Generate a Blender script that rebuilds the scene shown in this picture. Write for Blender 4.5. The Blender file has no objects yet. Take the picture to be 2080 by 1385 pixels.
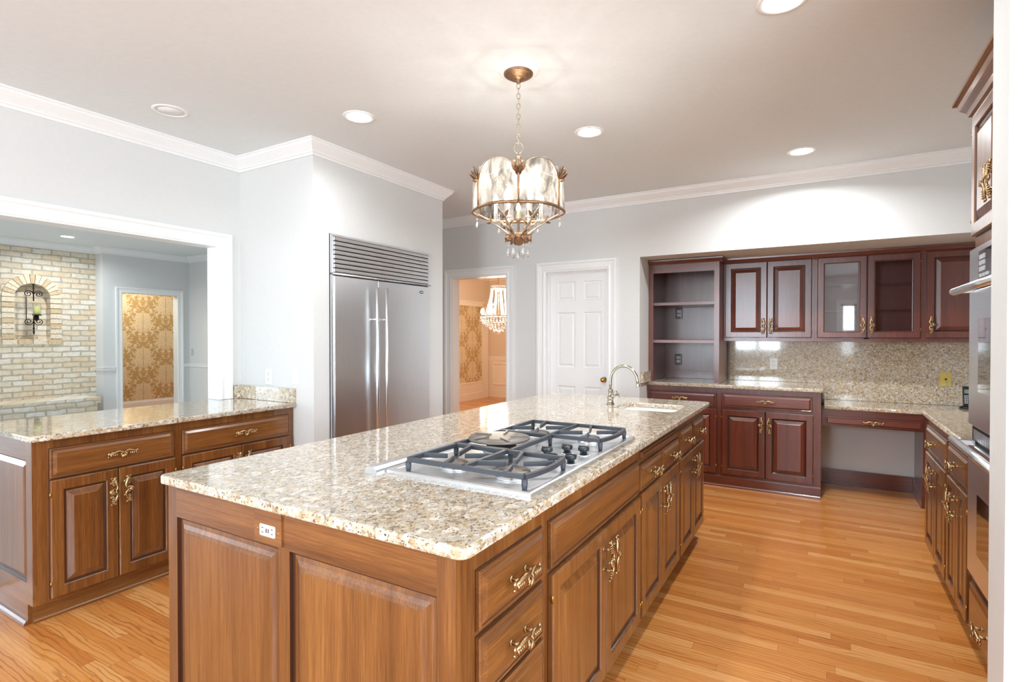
import bpy, bmesh, math, random
from math import sin, cos, pi, radians, sqrt
from mathutils import Vector, Matrix
random.seed(7)
S = bpy.context.scene
COL = S.collection

# ------------------------------------------------------------------ camera
CAM_H = 1.398
cd = bpy.data.cameras.new('camera')
cam = bpy.data.objects.new('camera', cd); COL.objects.link(cam)
cd.sensor_width = 36.0; cd.lens = 36.0 * 1085.0 / 2080.0
cd.clip_start = 0.02; cd.clip_end = 200
cam.location = (0, 0, CAM_H)
cam.rotation_euler = (radians(90 - 0.61), 0, radians(30.07))
S.camera = cam
# ------------------------------------------------------------------ exposure
S.view_settings.view_transform = 'Standard'
S.view_settings.look = 'None'
S.view_settings.gamma = 1.0
S.view_settings.use_curve_mapping = False
S.view_settings.exposure = 0.80
try:
    S.cycles.use_denoising = True
    S.cycles.max_bounces = 10; S.cycles.diffuse_bounces = 5; S.cycles.glossy_bounces = 5
    S.cycles.transparent_max_bounces = 16; S.cycles.transmission_bounces = 8
    S.cycles.sample_clamp_indirect = 6.0
    S.cycles.caustics_reflective = False; S.cycles.caustics_refractive = False
except Exception:
    pass
# ------------------------------------------------------------------ sky
W = bpy.data.worlds.new('world'); S.world = W; W.use_nodes = True
wn = W.node_tree.nodes; wl = W.node_tree.links
bg = wn['Background']
sky = wn.new('ShaderNodeTexSky'); sky.sky_type = 'NISHITA'; sky.sun_elevation = radians(48); sky.sun_rotation = radians(40)
sky.sun_disc = False
wl.new(sky.outputs[0], bg.inputs[0]); bg.inputs[1].default_value = 0.25

def area(name, loc, rot, sx, sy, power, col):
    l = bpy.data.lights.new(name, 'AREA'); l.shape = 'RECTANGLE'; l.size = sx; l.size_y = sy
    l.energy = power; l.color = col
    o = bpy.data.objects.new(name, l); COL.objects.link(o); o.location = loc; o.rotation_euler = rot
    return o
DAY = (0.76, 0.88, 1.0)
# daylight just outside the window openings
FWD = (radians(90), 0, 0)
area('fill_living_window', (-6.9, -3.16, 1.30), FWD, 4.2, 1.9, 28, DAY)  # guessed window out of view, added as a light source
area('fill_glass_door', (-2.85, -3.16, 1.12), FWD, 1.2, 2.0, 42, DAY)  # unseen glass door, put in as a further light source
area('daylight_window_pair', (-1.39, -3.16, 1.75), FWD, 1.08, 1.5, 125, DAY)
area('daylight_side_window', (0.53, -3.16, 1.5), FWD, 0.28, 1.2, 8, DAY)
area('fill_right_window', (2.26, -0.55, 1.55), (radians(90), 0, radians(90)), 3.0, 1.4, 150, DAY)  # added fill light for the faces turned to the right
area('daylight_terrace_window', (-9.83, -0.9, 1.25), (radians(90), 0, radians(-90)), 2.9, 2.1, 70, DAY)

# ------------------------------------------------------------------ materials
MATS = {}
def srgb(r, g, b):
    f = lambda c: (c / 255 / 12.92) if c / 255 <= 0.04045 else ((c / 255 + 0.055) / 1.055) ** 2.4
    return (f(r), f(g), f(b), 1)
class NT:
    def __init__(s, name):
        s.m = bpy.data.materials.new(name); s.m.use_nodes = True
        s.t = s.m.node_tree; s.b = s.t.nodes['Principled BSDF']; s.o = s.t.nodes['Material Output']
        MATS[name] = s.m
    def n(s, typ, **k):
        x = s.t.nodes.new(typ)
        for a, v in k.items():
            if a in ('operation', 'blend_type', 'data_type', 'noise_dimensions', 'feature', 'distance', 'wave_type', 'bands_direction', 'rings_direction', 'interpolation_type', 'voronoi_dimensions', 'offset', 'offset_frequency', 'squash', 'use_clamp', 'clamp', 'invert', 'vector_type'):
                setattr(x, a, v)
            else:
                x.inputs[a].default_value = v
        return x
    def l(s, a, b): s.t.links.new(a, b)
    def math(s, op, a, b=None, c=None):
        x = s.n('ShaderNodeMath', operation=op)
        for i, v in enumerate((a, b, c)):
            if v is None: continue
            if hasattr(v, 'links') or hasattr(v, 'is_linked'): s.l(v, x.inputs[i])
            else: x.inputs[i].default_value = v
        return x.outputs[0]
    def ramp(s, fac, stops, interp='LINEAR'):
        x = s.n('ShaderNodeValToRGB'); cr = x.color_ramp; cr.interpolation = interp
        while len(cr.elements) < len(stops): cr.elements.new(0.5)
        for e, (p, c) in zip(cr.elements, stops): e.position = p; e.color = c
        s.l(fac, x.inputs[0]); return x.outputs[0]
    def mix(s, fac, a, b, blend='MIX'):
        x = s.n('ShaderNodeMix', data_type='RGBA', blend_type=blend)
        for i, v in ((0, fac), (6, a), (7, b)):
            if hasattr(v, 'is_linked'): s.l(v, x.inputs[i])
            else: x.inputs[i].default_value = v
        return x.outputs[2]
    def coords(s, scale=(1, 1, 1), kind='Object', rnd=False, loc=(0, 0, 0)):
        tc = s.n('ShaderNodeTexCoord'); mp = s.n('ShaderNodeMapping')
        mp.inputs['Scale'].default_value = scale; mp.inputs['Location'].default_value = loc
        v = tc.outputs[kind]
        if rnd:
            oi = s.n('ShaderNodeObjectInfo'); a = s.n('ShaderNodeVectorMath', operation='ADD')
            m = s.math('MULTIPLY', oi.outputs['Random'], 17.0)
            cx = s.n('ShaderNodeCombineXYZ'); s.l(m, cx.inputs[0]); s.l(m, cx.inputs[1]); s.l(m, cx.inputs[2])
            s.l(v, a.inputs[0]); s.l(cx.outputs[0], a.inputs[1]); v = a.outputs[0]
        s.l(v, mp.inputs[0]); return mp.outputs[0]
    def bump(s, h, strength=0.2, dist=0.01):
        b = s.n('ShaderNodeBump'); b.inputs['Strength'].default_value = strength; b.inputs['Distance'].default_value = dist
        s.l(h, b.inputs['Height']); s.l(b.outputs[0], s.b.inputs['Normal'])
    def set(s, col=None, rough=None, metal=None, **k):
        if col is not None:
            if hasattr(col, 'is_linked'): s.l(col, s.b.inputs['Base Color'])
            else: s.b.inputs['Base Color'].default_value = col
        if rough is not None:
            if hasattr(rough, 'is_linked'): s.l(rough, s.b.inputs['Roughness'])
            else: s.b.inputs['Roughness'].default_value = rough
        if metal is not None: s.b.inputs['Metallic'].default_value = metal
        for a, v in k.items(): s.b.inputs[a.replace('_', ' ')].default_value = v

def plain(name, col, rough=0.5, metal=0.0, noise=0.03, bump=0.0, bscale=60, **k):
    t = NT(name); c = t.coords()
    nz = t.n('ShaderNodeTexNoise', Scale=bscale, Detail=3.0); t.l(c, nz.inputs['Vector'])
    lo = tuple(max(0, v * (1 - noise)) for v in col[:3]) + (1,); hi = tuple(min(1, v * (1 + noise)) for v in col[:3]) + (1,)
    t.set(t.ramp(nz.outputs[0], [(0.3, lo), (0.7, hi)]), rough, metal, **k)
    if bump: t.bump(nz.outputs[0], bump, 0.004)
    return t.m

def wood(name, dark, mid, light, axis, rough=0.3, coat=0.6, cr=0.16):
    t = NT(name)
    st = 0.022
    sc = {'z': (1, 1, st), 'x': (st, 1, 1), 'y': (1, st, 1)}[axis]
    c = t.coords(sc, rnd=True)
    n1 = t.n('ShaderNodeTexNoise', Scale=28.0, Detail=5.0, Roughness=0.6, Distortion=0.6); t.l(c, n1.inputs['Vector'])
    n2 = t.n('ShaderNodeTexNoise', Scale=330.0, Detail=3.0, Roughness=0.7); t.l(c, n2.inputs['Vector'])
    n3 = t.n('ShaderNodeTexNoise', Scale=5.0, Detail=2.0); t.l(c, n3.inputs['Vector'])
    f = t.math('ADD', t.math('MULTIPLY', n1.outputs[0], 0.38), t.math('MULTIPLY', n2.outputs[0], 0.40))
    f = t.math('ADD', f, t.math('MULTIPLY', n3.outputs[0], 0.22))
    t.set(t.ramp(f, [(0.36, dark), (0.5, mid), (0.64, light)]), rough, 0.0, Coat_Weight=coat, Coat_Roughness=cr)
    t.bump(n2.outputs[0], 0.06, 0.001)
    return t.m

BR = (srgb(80, 44, 18), srgb(117, 70, 31), srgb(150, 99, 50))
CH = (srgb(72, 28, 16), srgb(98, 42, 26), srgb(124, 58, 36))  # redder, darker tone of cabinet wood for the niche
for ax in 'xyz':
    wood('walnut_wood_' + ax, *BR, ax); wood('cherry_wood_' + ax, *CH, ax, 0.34, 0.9, 0.24)
plain('dark_glaze', srgb(66, 34, 18), 0.4, Coat_Weight=0.3)
plain('niche_glaze', srgb(38, 15, 11), 0.4, Coat_Weight=0.3)
plain('wall_paint', (0.70, 0.70, 0.685, 1), 0.75, noise=0.012, bump=0.12, bscale=45)
plain('ceiling_paint', (0.765, 0.80, 0.81, 1), 0.85, noise=0.015, bump=0.08, bscale=30)
plain('bounce_carpet', (0.72, 0.72, 0.70, 1), 0.95, noise=0.05, bump=0.3, bscale=300)
plain('trim_paint', (0.86, 0.86, 0.85, 1), 0.35, noise=0.01)
plain('beige_paint', srgb(224, 202, 176), 0.7, noise=0.02)
plain('cream_trim', srgb(240, 226, 205), 0.45, noise=0.01)
plain('white_plastic', (0.83, 0.83, 0.81, 1), 0.35, noise=0.01)
plain('porcelain', (0.85, 0.85, 0.84, 1), 0.12, noise=0.01, Coat_Weight=0.5)
plain('yellow_plate', srgb(214, 190, 100), 0.35, noise=0.04)
plain('black_plastic', (0.012, 0.012, 0.014, 1), 0.25, noise=0.1)
plain('grey_key', srgb(190, 192, 196), 0.4)
plain('phone_screen', srgb(120, 136, 130), 0.2)
plain('antique_brass', srgb(186, 158, 118), 0.27, 1.0, noise=0.35, bump=0.3, bscale=260)
plain('bright_brass', srgb(205, 160, 85), 0.2, 1.0, noise=0.15)
plain('satin_nickel', srgb(176, 168, 152), 0.2, 1.0)
plain('cast_iron', srgb(70, 72, 78), 0.5, 0.25, noise=0.12, bump=0.15, bscale=500)
plain('knob_black', srgb(38, 42, 48), 0.3, 0.0, noise=0.05)
plain('burner_cap', srgb(120, 112, 104), 0.45, 0.5)
plain('dark_metal', (0.02, 0.02, 0.022, 1), 0.5, 0.6)
plain('wrought_iron', (0.02, 0.014, 0.01, 1), 0.55, 0.7)
plain('candle_wax', srgb(226, 228, 140), 0.5, Subsurface_Weight=0.2)
plain('gilt', srgb(150, 118, 90), 0.42, 0.9, noise=0.25, bump=0.4, bscale=120)
plain('gilt_light', srgb(186, 172, 152), 0.38, 0.9, noise=0.2)
plain('oven_black_glass', srgb(16, 15, 16), 0.04, 0.0, noise=0.02, Coat_Weight=1.0)
plain('badge_metal', srgb(90, 90, 92), 0.2, 1.0)
plain('red_interior', srgb(96, 16, 26), 0.4, Coat_Weight=0.3)
plain('hole_dark', (0.01, 0.01, 0.01, 1), 0.7)
plain('screw_brass', srgb(190, 150, 90), 0.3, 1.0)

# brushed stainless steel
def steel(name, axis, col=(0.84, 0.87, 0.90, 1), rough=0.30):
    t = NT(name)
    sc = {'z': (1, 1, 0.01), 'x': (0.01, 1, 1), 'y': (1, 0.01, 1)}[axis]
    c = t.coords(sc); n = t.n('ShaderNodeTexNoise', Scale=700.0, Detail=2.0); t.l(c, n.inputs['Vector'])
    r = t.n('ShaderNodeMapRange'); t.l(n.outputs[0], r.inputs[0]); r.inputs[3].default_value = rough - 0.04; r.inputs[4].default_value = rough + 0.05
    t.set(t.ramp(n.outputs[0], [(0.3, tuple(v * 0.93 for v in col[:3]) + (1,)), (0.7, col)]), r.outputs[0], 1.0)
steel('steel_z', 'z'); steel('steel_y', 'y'); steel('steel_x', 'x')

# granite
def granite(name):
    t = NT(name)
    c = t.coords((1.45, 1.05, 1.45))
    dn = t.n('ShaderNodeTexNoise', Scale=75.0, Detail=5.0, Roughness=0.65); t.l(c, dn.inputs['Vector'])
    vm = t.n('ShaderNodeVectorMath', operation='SCALE'); t.l(dn.outputs['Color'], vm.inputs[0]); vm.inputs['Scale'].default_value = 0.030
    va = t.n('ShaderNodeVectorMath', operation='ADD'); t.l(c, va.inputs[0]); t.l(vm.outputs[0], va.inputs[1])
    v1 = t.n('ShaderNodeTexVoronoi', Scale=62.0); t.l(va.outputs[0], v1.inputs['Vector'])
    s1 = t.n('ShaderNodeSeparateColor'); t.l(v1.outputs['Color'], s1.inputs[0])
    base = t.ramp(s1.outputs[0], [(0.0, srgb(152, 130, 104)), (0.2, srgb(190, 171, 142)), (0.5, srgb(210, 196, 174)), (0.75, srgb(186, 179, 169)), (1.0, srgb(230, 224, 216))])
    # big pale crystals
    v0 = t.n('ShaderNodeTexVoronoi', Scale=21.0); t.l(va.outputs[0], v0.inputs['Vector'])
    s0 = t.n('ShaderNodeSeparateColor'); t.l(v0.outputs['Color'], s0.inputs[0])
    pm = t.math('MULTIPLY', t.math('GREATER_THAN', s0.outputs[1], 0.84), t.math('LESS_THAN', v0.outputs['Distance'], 0.42))
    base = t.mix(t.math('MULTIPLY', pm, 0.75), base, srgb(238, 228, 212))
    # dark flecks
    v2 = t.n('ShaderNodeTexVoronoi', Scale=135.0); t.l(va.outputs[0], v2.inputs['Vector'])
    s2 = t.n('ShaderNodeSeparateColor'); t.l(v2.outputs['Color'], s2.inputs[0])
    n2 = t.n('ShaderNodeTexNoise', Scale=14.0, Detail=2.0); t.l(c, n2.inputs['Vector'])
    thr = t.math('SUBTRACT', 1.02, t.math('MULTIPLY', n2.outputs[0], 0.36))
    dm = t.math('MULTIPLY', t.math('GREATER_THAN', s2.outputs[2], thr), t.math('LESS_THAN', v2.outputs['Distance'], 0.5))
    col = t.mix(dm, base, srgb(86, 66, 54))
    n3 = t.n('ShaderNodeTexNoise', Scale=55.0, Detail=4.0, Roughness=0.7); t.l(va.outputs[0], n3.inputs['Vector'])
    gm = t.ramp(n3.outputs[0], [(0.52, (0, 0, 0, 1)), (0.66, (1, 1, 1, 1))])
    col = t.mix(t.math('MULTIPLY', gm, 0.55), col, srgb(142, 122, 102))
    n4 = t.n('ShaderNodeTexNoise', Scale=130.0, Detail=6.0, Roughness=0.75); t.l(c, n4.inputs['Vector'])
    col = t.mix(0.5, col, t.ramp(n4.outputs[0], [(0.38, srgb(120, 104, 88)), (0.5, srgb(206, 196, 180)), (0.62, srgb(244, 238, 228))]), 'SOFT_LIGHT')
    t.set(col, 0.09, 0.0, Coat_Weight=0.5, Coat_Roughness=0.04)
    return t.m
granite('granite')

# oak strip floor, boards along x
def oak():
    t = NT('oak_floor')
    tc = t.n('ShaderNodeTexCoord'); sx = t.n('ShaderNodeSeparateXYZ'); t.l(tc.outputs['Object'], sx.inputs[0])
    H, L = 0.057, 0.85
    yr = t.math('DIVIDE', sx.outputs[1], H); row = t.math('FLOOR', yr); fy = t.math('FRACT', yr)
    w1 = t.n('ShaderNodeTexWhiteNoise', noise_dimensions='1D'); t.l(row, w1.inputs['W'])
    xo = t.math('ADD', t.math('DIVIDE', sx.outputs[0], L), t.math('MULTIPLY', w1.outputs[0], 7.3))
    colm = t.math('FLOOR', xo); fx = t.math('FRACT', xo)
    cb = t.n('ShaderNodeCombineXYZ'); t.l(row, cb.inputs[0]); t.l(colm, cb.inputs[1])
    w2 = t.n('ShaderNodeTexWhiteNoise', noise_dimensions='2D'); t.l(cb.outputs[0], w2.inputs['Vector'])
    # grain coords
    g = t.n('ShaderNodeCombineXYZ')
    t.l(t.math('MULTIPLY', sx.outputs[0], 0.20), g.inputs[0]); t.l(sx.outputs[1], g.inputs[1])
    t.l(t.math('MULTIPLY', w2.outputs[0], 31.0), g.inputs[2])
    wv = t.n('ShaderNodeTexWave', wave_type='BANDS', bands_direction='Y', Scale=15.0, Distortion=10.0, Detail=2.0)
    wv.inputs['Detail Scale'].default_value = 1.1; t.l(g.outputs[0], wv.inputs['Vector'])
    g2 = t.n('ShaderNodeCombineXYZ')
    t.l(t.math('MULTIPLY', sx.outputs[0], 0.035), g2.inputs[0]); t.l(sx.outputs[1], g2.inputs[1]); t.l(w2.outputs[0], g2.inputs[2])
    nz = t.n('ShaderNodeTexNoise', Scale=420.0, Detail=3.0); t.l(g2.outputs[0], nz.inputs['Vector'])
    base = t.ramp(w2.outputs[0], [(0.0, srgb(196, 122, 58)), (0.3, srgb(208, 136, 68)), (0.75, srgb(215, 146, 78)), (1.0, srgb(226, 164, 98))])
    gl = t.ramp(wv.outputs[0], [(0.0, (1, 1, 1, 1)), (0.18, (0.35, 0.35, 0.35, 1)), (0.42, (0, 0, 0, 1))])
    gm_ = t.n('ShaderNodeTexNoise', Scale=5.0, Detail=2.0); t.l(g.outputs[0], gm_.inputs['Vector'])
    gmr = t.ramp(gm_.outputs[0], [(0.38, (0.25, 0.25, 0.25, 1)), (0.62, (1, 1, 1, 1))])
    c1 = t.mix(t.math('MULTIPLY', t.math('MULTIPLY', gl, gmr), 0.62), base, srgb(140, 74, 30))
    fl = t.ramp(nz.outputs[0], [(0.45, (0, 0, 0, 1)), (0.7, (1, 1, 1, 1))])
    c2 = t.mix(t.math('MULTIPLY', fl, 0.22), c1, srgb(150, 82, 36))
    gap = t.math('MAXIMUM', t.math('LESS_THAN', fy, 0.022), t.math('LESS_THAN', fx, 0.0015))
    c3 = t.mix(t.math('MULTIPLY', gap, 0.55), c2, srgb(96, 50, 22))
    t.set(c3, 0.24, 0.0, Coat_Weight=0.25, Coat_Roughness=0.12)
    return t.m
oak()

def brick():
    t = NT('brick')
    tc = t.n('ShaderNodeTexCoord'); sx = t.n('ShaderNodeSeparateXYZ'); t.l(tc.outputs['Object'], sx.inputs[0])
    cb = t.n('ShaderNodeCombineXYZ'); t.l(t.math('ADD', sx.outputs[1], t.math('MULTIPLY', sx.outputs[0], 0.7)), cb.inputs[0]); t.l(sx.outputs[2], cb.inputs[1])
    nn = t.n('ShaderNodeTexNoise', Scale=9.0, Detail=2.0); t.l(cb.outputs[0], nn.inputs['Vector'])
    vs = t.n('ShaderNodeVectorMath', operation='SCALE'); t.l(nn.outputs['Color'], vs.inputs[0]); vs.inputs['Scale'].default_value = 0.030
    va = t.n('ShaderNodeVectorMath', operation='ADD'); t.l(cb.outputs[0], va.inputs[0]); t.l(vs.outputs[0], va.inputs[1])
    b = t.n('ShaderNodeTexBrick', offset=0.5, Scale=1.0)
    b.inputs['Brick Width'].default_value = 0.225; b.inputs['Row Height'].default_value = 0.078; b.inputs['Mortar Size'].default_value = 0.011
    b.inputs['Mortar Smooth'].default_value = 0.25; b.inputs['Bias'].default_value = 0.0
    b.inputs['Color1'].default_value = srgb(246, 241, 232); b.inputs['Color2'].default_value = srgb(232, 212, 182); b.inputs['Mortar'].default_value = srgb(196, 190, 174)
    t.l(va.outputs[0], b.inputs['Vector'])
    n2 = t.n('ShaderNodeTexNoise', Scale=16.0, Detail=4.0); t.l(cb.outputs[0], n2.inputs['Vector'])
    m = t.ramp(n2.outputs[0], [(0.4, srgb(250, 246, 238)), (0.62, srgb(222, 208, 188))])
    t.set(t.mix(0.45, b.outputs[0], m, 'MULTIPLY'), 0.9)
    t.bump(t.math('ADD', t.math('MULTIPLY', b.outputs['Fac'], -1.0), t.math('MULTIPLY', n2.outputs[0], 0.3)), 0.6, 0.012)
brick()
plain('brick_pale', srgb(232, 216, 190), 0.9, noise=0.15, bump=0.4, bscale=40)
plain('brick_tan', srgb(214, 188, 152), 0.9, noise=0.15, bump=0.4, bscale=40)

def damask():
    t = NT('damask_paper')
    tc = t.n('ShaderNodeTexCoord'); sx = t.n('ShaderNodeSeparateXYZ'); t.l(tc.outputs['Object'], sx.inputs[0])
    PW, PH = 0.80, 0.66
    u = t.math('DIVIDE', sx.outputs[1], PW); v = t.math('DIVIDE', sx.outputs[2], PH)
    def motif(uo, vo):
        fu = t.math('FRACT', t.math('ADD', u, uo)); au = t.math('ABSOLUTE', t.math('SUBTRACT', fu, 0.5))
        fv = t.math('FRACT', t.math('ADD', v, vo)); cv = t.math('SUBTRACT', fv, 0.5)
        r = t.math('SQRT', t.math('ADD', t.math('POWER', t.math('MULTIPLY', au, 2.3), 2.0), t.math('POWER', t.math('MULTIPLY', cv, 1.25), 2.0)))
        an = t.math('ARCTAN2', t.math('ADD', cv, 0.12), au)
        lobe = t.math('MULTIPLY', t.math('ABSOLUTE', t.math('SINE', t.math('MULTIPLY', an, 4.5))), 0.10)
        fine = t.math('MULTIPLY', t.math('ABSOLUTE', t.math('SINE', t.math('MULTIPLY', an, 17.0))), 0.045)
        cbx = t.n('ShaderNodeCombineXYZ'); t.l(t.math('MULTIPLY', au, 1.2), cbx.inputs[0]); t.l(cv, cbx.inputs[1])
        nz = t.n('ShaderNodeTexNoise', Scale=9.0, Detail=2.0, Distortion=2.2); t.l(cbx.outputs[0], nz.inputs['Vector'])
        body = t.math('LESS_THAN', r, t.math('ADD', t.math('ADD', 0.30, lobe), fine))
        leafy = t.math('MULTIPLY', t.math('GREATER_THAN', nz.outputs[0], 0.53), t.math('LESS_THAN', r, 0.66))
        vein = t.math('GREATER_THAN', t.math('ABSOLUTE', t.math('SUBTRACT', nz.outputs[0], 0.47)), 0.012)
        stem = t.math('GREATER_THAN', au, 0.006)
        return t.math('MULTIPLY', t.math('MULTIPLY', t.math('MAXIMUM', body, leafy), vein), stem)
    p = t.math('MAXIMUM', motif(0.0, 0.0), motif(0.5, 0.5))
    t.set(t.mix(p, srgb(186, 152, 98), srgb(222, 204, 168)), 0.6)
damask()

def emit(name, col, s):
    t = NT(name); e = t.n('ShaderNodeEmission'); e.inputs[0].default_value = col; e.inputs[1].default_value = s
    t.l(e.outputs[0], t.o.inputs[0]); return t.m
emit('lamp_disc', (1, 0.97, 0.9, 1), 9.0); emit('bulb_glow', (1, 0.9, 0.74, 1), 9.0); emit('dining_bulb_glow', (1, 0.9, 0.76, 1), 40.0)

def clearglass(name, tint=(1, 1, 1, 1), mixf=0.12, rough=0.02, seeds=False):
    t = NT(name); tr = t.n('ShaderNodeBsdfTransparent'); gl = t.n('ShaderNodeBsdfGlossy'); gl.inputs['Roughness'].default_value = rough
    mx = t.n('ShaderNodeMixShader'); lw = t.n('ShaderNodeLayerWeight'); lw.inputs[0].default_value = 0.5
    if seeds:
        c = t.coords((1, 1, 0.4)); n = t.n('ShaderNodeTexNoise', Scale=20.0, Detail=5.0, Roughness=0.6, Distortion=0.8); t.l(c, n.inputs['Vector'])
        t.l(t.ramp(n.outputs[0], [(0.36, (0.25, 0.24, 0.22, 1)), (0.5, (0.72, 0.71, 0.69, 1)), (0.60, (1, 1, 1, 1))]), tr.inputs[0])
        tl = t.n('ShaderNodeBsdfTranslucent'); tl.inputs[0].default_value = (1, 0.97, 0.92, 1)
        m2 = t.n('ShaderNodeMixShader'); m2.inputs[0].default_value = 0.10; t.l(tr.outputs[0], m2.inputs[1]); t.l(tl.outputs[0], m2.inputs[2]); first = m2.outputs[0]
        bm_ = t.n('ShaderNodeBump'); bm_.inputs['Strength'].default_value = 0.4; t.l(n.outputs[0], bm_.inputs['Height']); t.l(bm_.outputs[0], gl.inputs['Normal'])
    else:
        tr.inputs[0].default_value = tint; first = tr.outputs[0]
    f = t.math('ADD', t.math('MULTIPLY', t.math('POWER', lw.outputs['Facing'], 4.0), 0.7), 0.04 + mixf * 0.3)
    t.l(f, mx.inputs[0]); t.l(first, mx.inputs[1]); t.l(gl.outputs[0], mx.inputs[2]); t.l(mx.outputs[0], t.o.inputs[0])
clearglass('clear_glass'); clearglass('seeded_glass', seeds=True)
t = NT('crystal'); t.set((1, 1, 1, 1), 0.02, 0.0, Transmission_Weight=0.75, IOR=1.6); 
t.b.inputs['Coat Weight'].default_value = 1.0
clearglass('pane_glass', (0.97, 0.98, 0.98, 1))

# ------------------------------------------------------------------ mesh builder
class MB:
    def __init__(s): s.v = []; s.f = []; s.m = []; s.sm = []
    def face(s, idx, m=0, sm=False): s.f.append(tuple(idx)); s.m.append(m); s.sm.append(sm)
    def add(s, vs): k = len(s.v); s.v.extend([tuple(p) for p in vs]); return k
    def box(s, x0, y0, z0, x1, y1, z1, m=0):
        x0, x1 = min(x0, x1), max(x0, x1); y0, y1 = min(y0, y1), max(y0, y1); z0, z1 = min(z0, z1), max(z0, z1)
        k = s.add([(x0, y0, z0), (x1, y0, z0), (x1, y1, z0), (x0, y1, z0), (x0, y0, z1), (x1, y0, z1), (x1, y1, z1), (x0, y1, z1)])
        for q in ((3, 2, 1, 0), (4, 5, 6, 7), (0, 1, 5, 4), (1, 2, 6, 5), (2, 3, 7, 6), (3, 0, 4, 7)): s.face([k + i for i in q], m)
        return s
    def rings(s, x0, z0, x1, z1, prof, m=0, P=None, cap=True):
        """nested rectangles in the x-z plane (front towards -y): prof = [(inset, y, mat)]"""
        P = P or (lambda x, y, z: (x, y, z)); prev = None
        for pr in prof:
            i, y = pr[0], pr[1]; mm = pr[2] if len(pr) > 2 else m
            k = s.add([P(x0 + i, y, z0 + i), P(x1 - i, y, z0 + i), P(x1 - i, y, z1 - i), P(x0 + i, y, z1 - i)])
            if prev is not None:
                for a in range(4): b = (a + 1) % 4; s.face((prev + a, prev + b, k + b, k + a), mm)
            prev = k
        if cap: s.face((prev, prev + 1, prev + 2, prev + 3), m)
        return s
    def tube(s, pts, r, seg=8, m=0, caps=True, sq=None):
        pts = [Vector(p) for p in pts]; n = len(pts); rr = r if hasattr(r, '__len__') else [r] * n
        up = None; base = []
        for i in range(n):
            d = (pts[min(i + 1, n - 1)] - pts[max(i - 1, 0)]).normalized()
            if up is None:
                up = Vector((0, 0, 1)) if abs(d.z) < 0.9 else Vector((1, 0, 0))
            a = d.cross(up)
            if a.length < 1e-6: a = d.orthogonal()
            a.normalize(); up = a.cross(d).normalized()
            q = sq if sq else 1.0
            base.append(s.add([pts[i] + (a * cos(2 * pi * j / seg) + up * sin(2 * pi * j / seg) * q) * rr[i] for j in range(seg)]))
        for i in range(n - 1):
            for j in range(seg):
                b = (j + 1) % seg; s.face((base[i] + j, base[i] + b, base[i + 1] + b, base[i + 1] + j), m, True)
        if caps:
            s.face([base[0] + j for j in reversed(range(seg))], m); s.face([base[-1] + j for j in range(seg)], m)
        return s
    def ring(s, c, R, r, axis='z', seg=20, m=0, el=1.0, rot=0.0):
        pts = []
        for j in range(seg + 1):
            a = 2 * pi * j / seg; x, y = cos(a) * R, sin(a) * R * el
            if axis == 'z': p = (x, y, 0)
            elif axis == 'x': p = (0, x, y)
            elif axis == 'y': p = (x, 0, y)
            else:
                p = (x * cos(rot), x * sin(rot), y)
            pts.append((c[0] + p[0], c[1] + p[1], c[2] + p[2]))
        return s.tube(pts, r, 6, m, False)
    def lathe(s, c, prof, seg=20, m=0, axis='z', smooth=True):
        base = []
        for (r, h) in prof:
            vs = []
            for j in range(seg):
                a = 2 * pi * j / seg; x, y = cos(a) * r, sin(a) * r
                p = {'z': (x, y, h), 'y': (x, h, y), 'x': (h, x, y)}[axis]
                vs.append((c[0] + p[0], c[1] + p[1], c[2] + p[2]))
            base.append(s.add(vs))
        for i in range(len(prof) - 1):
            for j in range(seg):
                b = (j + 1) % seg; s.face((base[i] + j, base[i] + b, base[i + 1] + b, base[i + 1] + j), m, smooth)
        if prof[0][0] > 1e-5: s.face([base[0] + j for j in reversed(range(seg))], m)
        if prof[-1][0] > 1e-5: s.face([base[-1] + j for j in range(seg)], m)
        return s
    def ball(s, c, r, seg=10, m=0, sc=(1, 1, 1)):
        n = max(5, seg // 2 + 1); base = []
        for i in range(n + 1):
            a = pi * i / n
            base.append(s.add([(c[0] + r * sc[0] * sin(a) * cos(2 * pi * j / seg), c[1] + r * sc[1] * sin(a) * sin(2 * pi * j / seg), c[2] + r * sc[2] * cos(a)) for j in range(seg)]))
        for i in range(n):
            for j in range(seg):
                b = (j + 1) % seg; s.face((base[i] + j, base[i + 1] + j, base[i + 1] + b, base[i] + b), m, True)
        return s
    def leaf(s, base, tip, width, nrm, bend=0.0, m=0, thick=0.0012):
        """a pointed, slightly folded leaf with thickness"""
        base, tip = Vector(base), Vector(tip); d = tip - base; n = Vector(nrm).normalized(); sd = d.cross(n).normalized(); n = sd.cross(d).normalized()
        prof = [(0, 0.12), (0.2, 0.55), (0.45, 1.0), (0.7, 0.8), (0.88, 0.4), (1.0, 0.03)]
        L = []; 
        for side in (1, -1):
            row = []
            for t_, w in prof:
                c = base + d * t_ + n * (bend * t_ * t_)
                row.append(s.add([c + sd * w * width * 0.5 + n * (width * 0.12 * w + thick * side * 0.5), c + n * (thick * side * 0.5), c - sd * w * width * 0.5 + n * (width * 0.12 * w + thick * side * 0.5)]))
            L.append(row)
        for i in range(len(prof) - 1):
            for a in (0, 1):
                s.face((L[0][i] + a, L[0][i] + a + 1, L[0][i + 1] + a + 1, L[0][i + 1] + a), m, True)
                s.face((L[1][i] + a, L[1][i + 1] + a, L[1][i + 1] + a + 1, L[1][i] + a + 1), m, True)
            for a in (0, 2): s.face((L[0][i] + a, L[0][i + 1] + a, L[1][i + 1] + a, L[1][i] + a), m, True)
        return s
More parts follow.
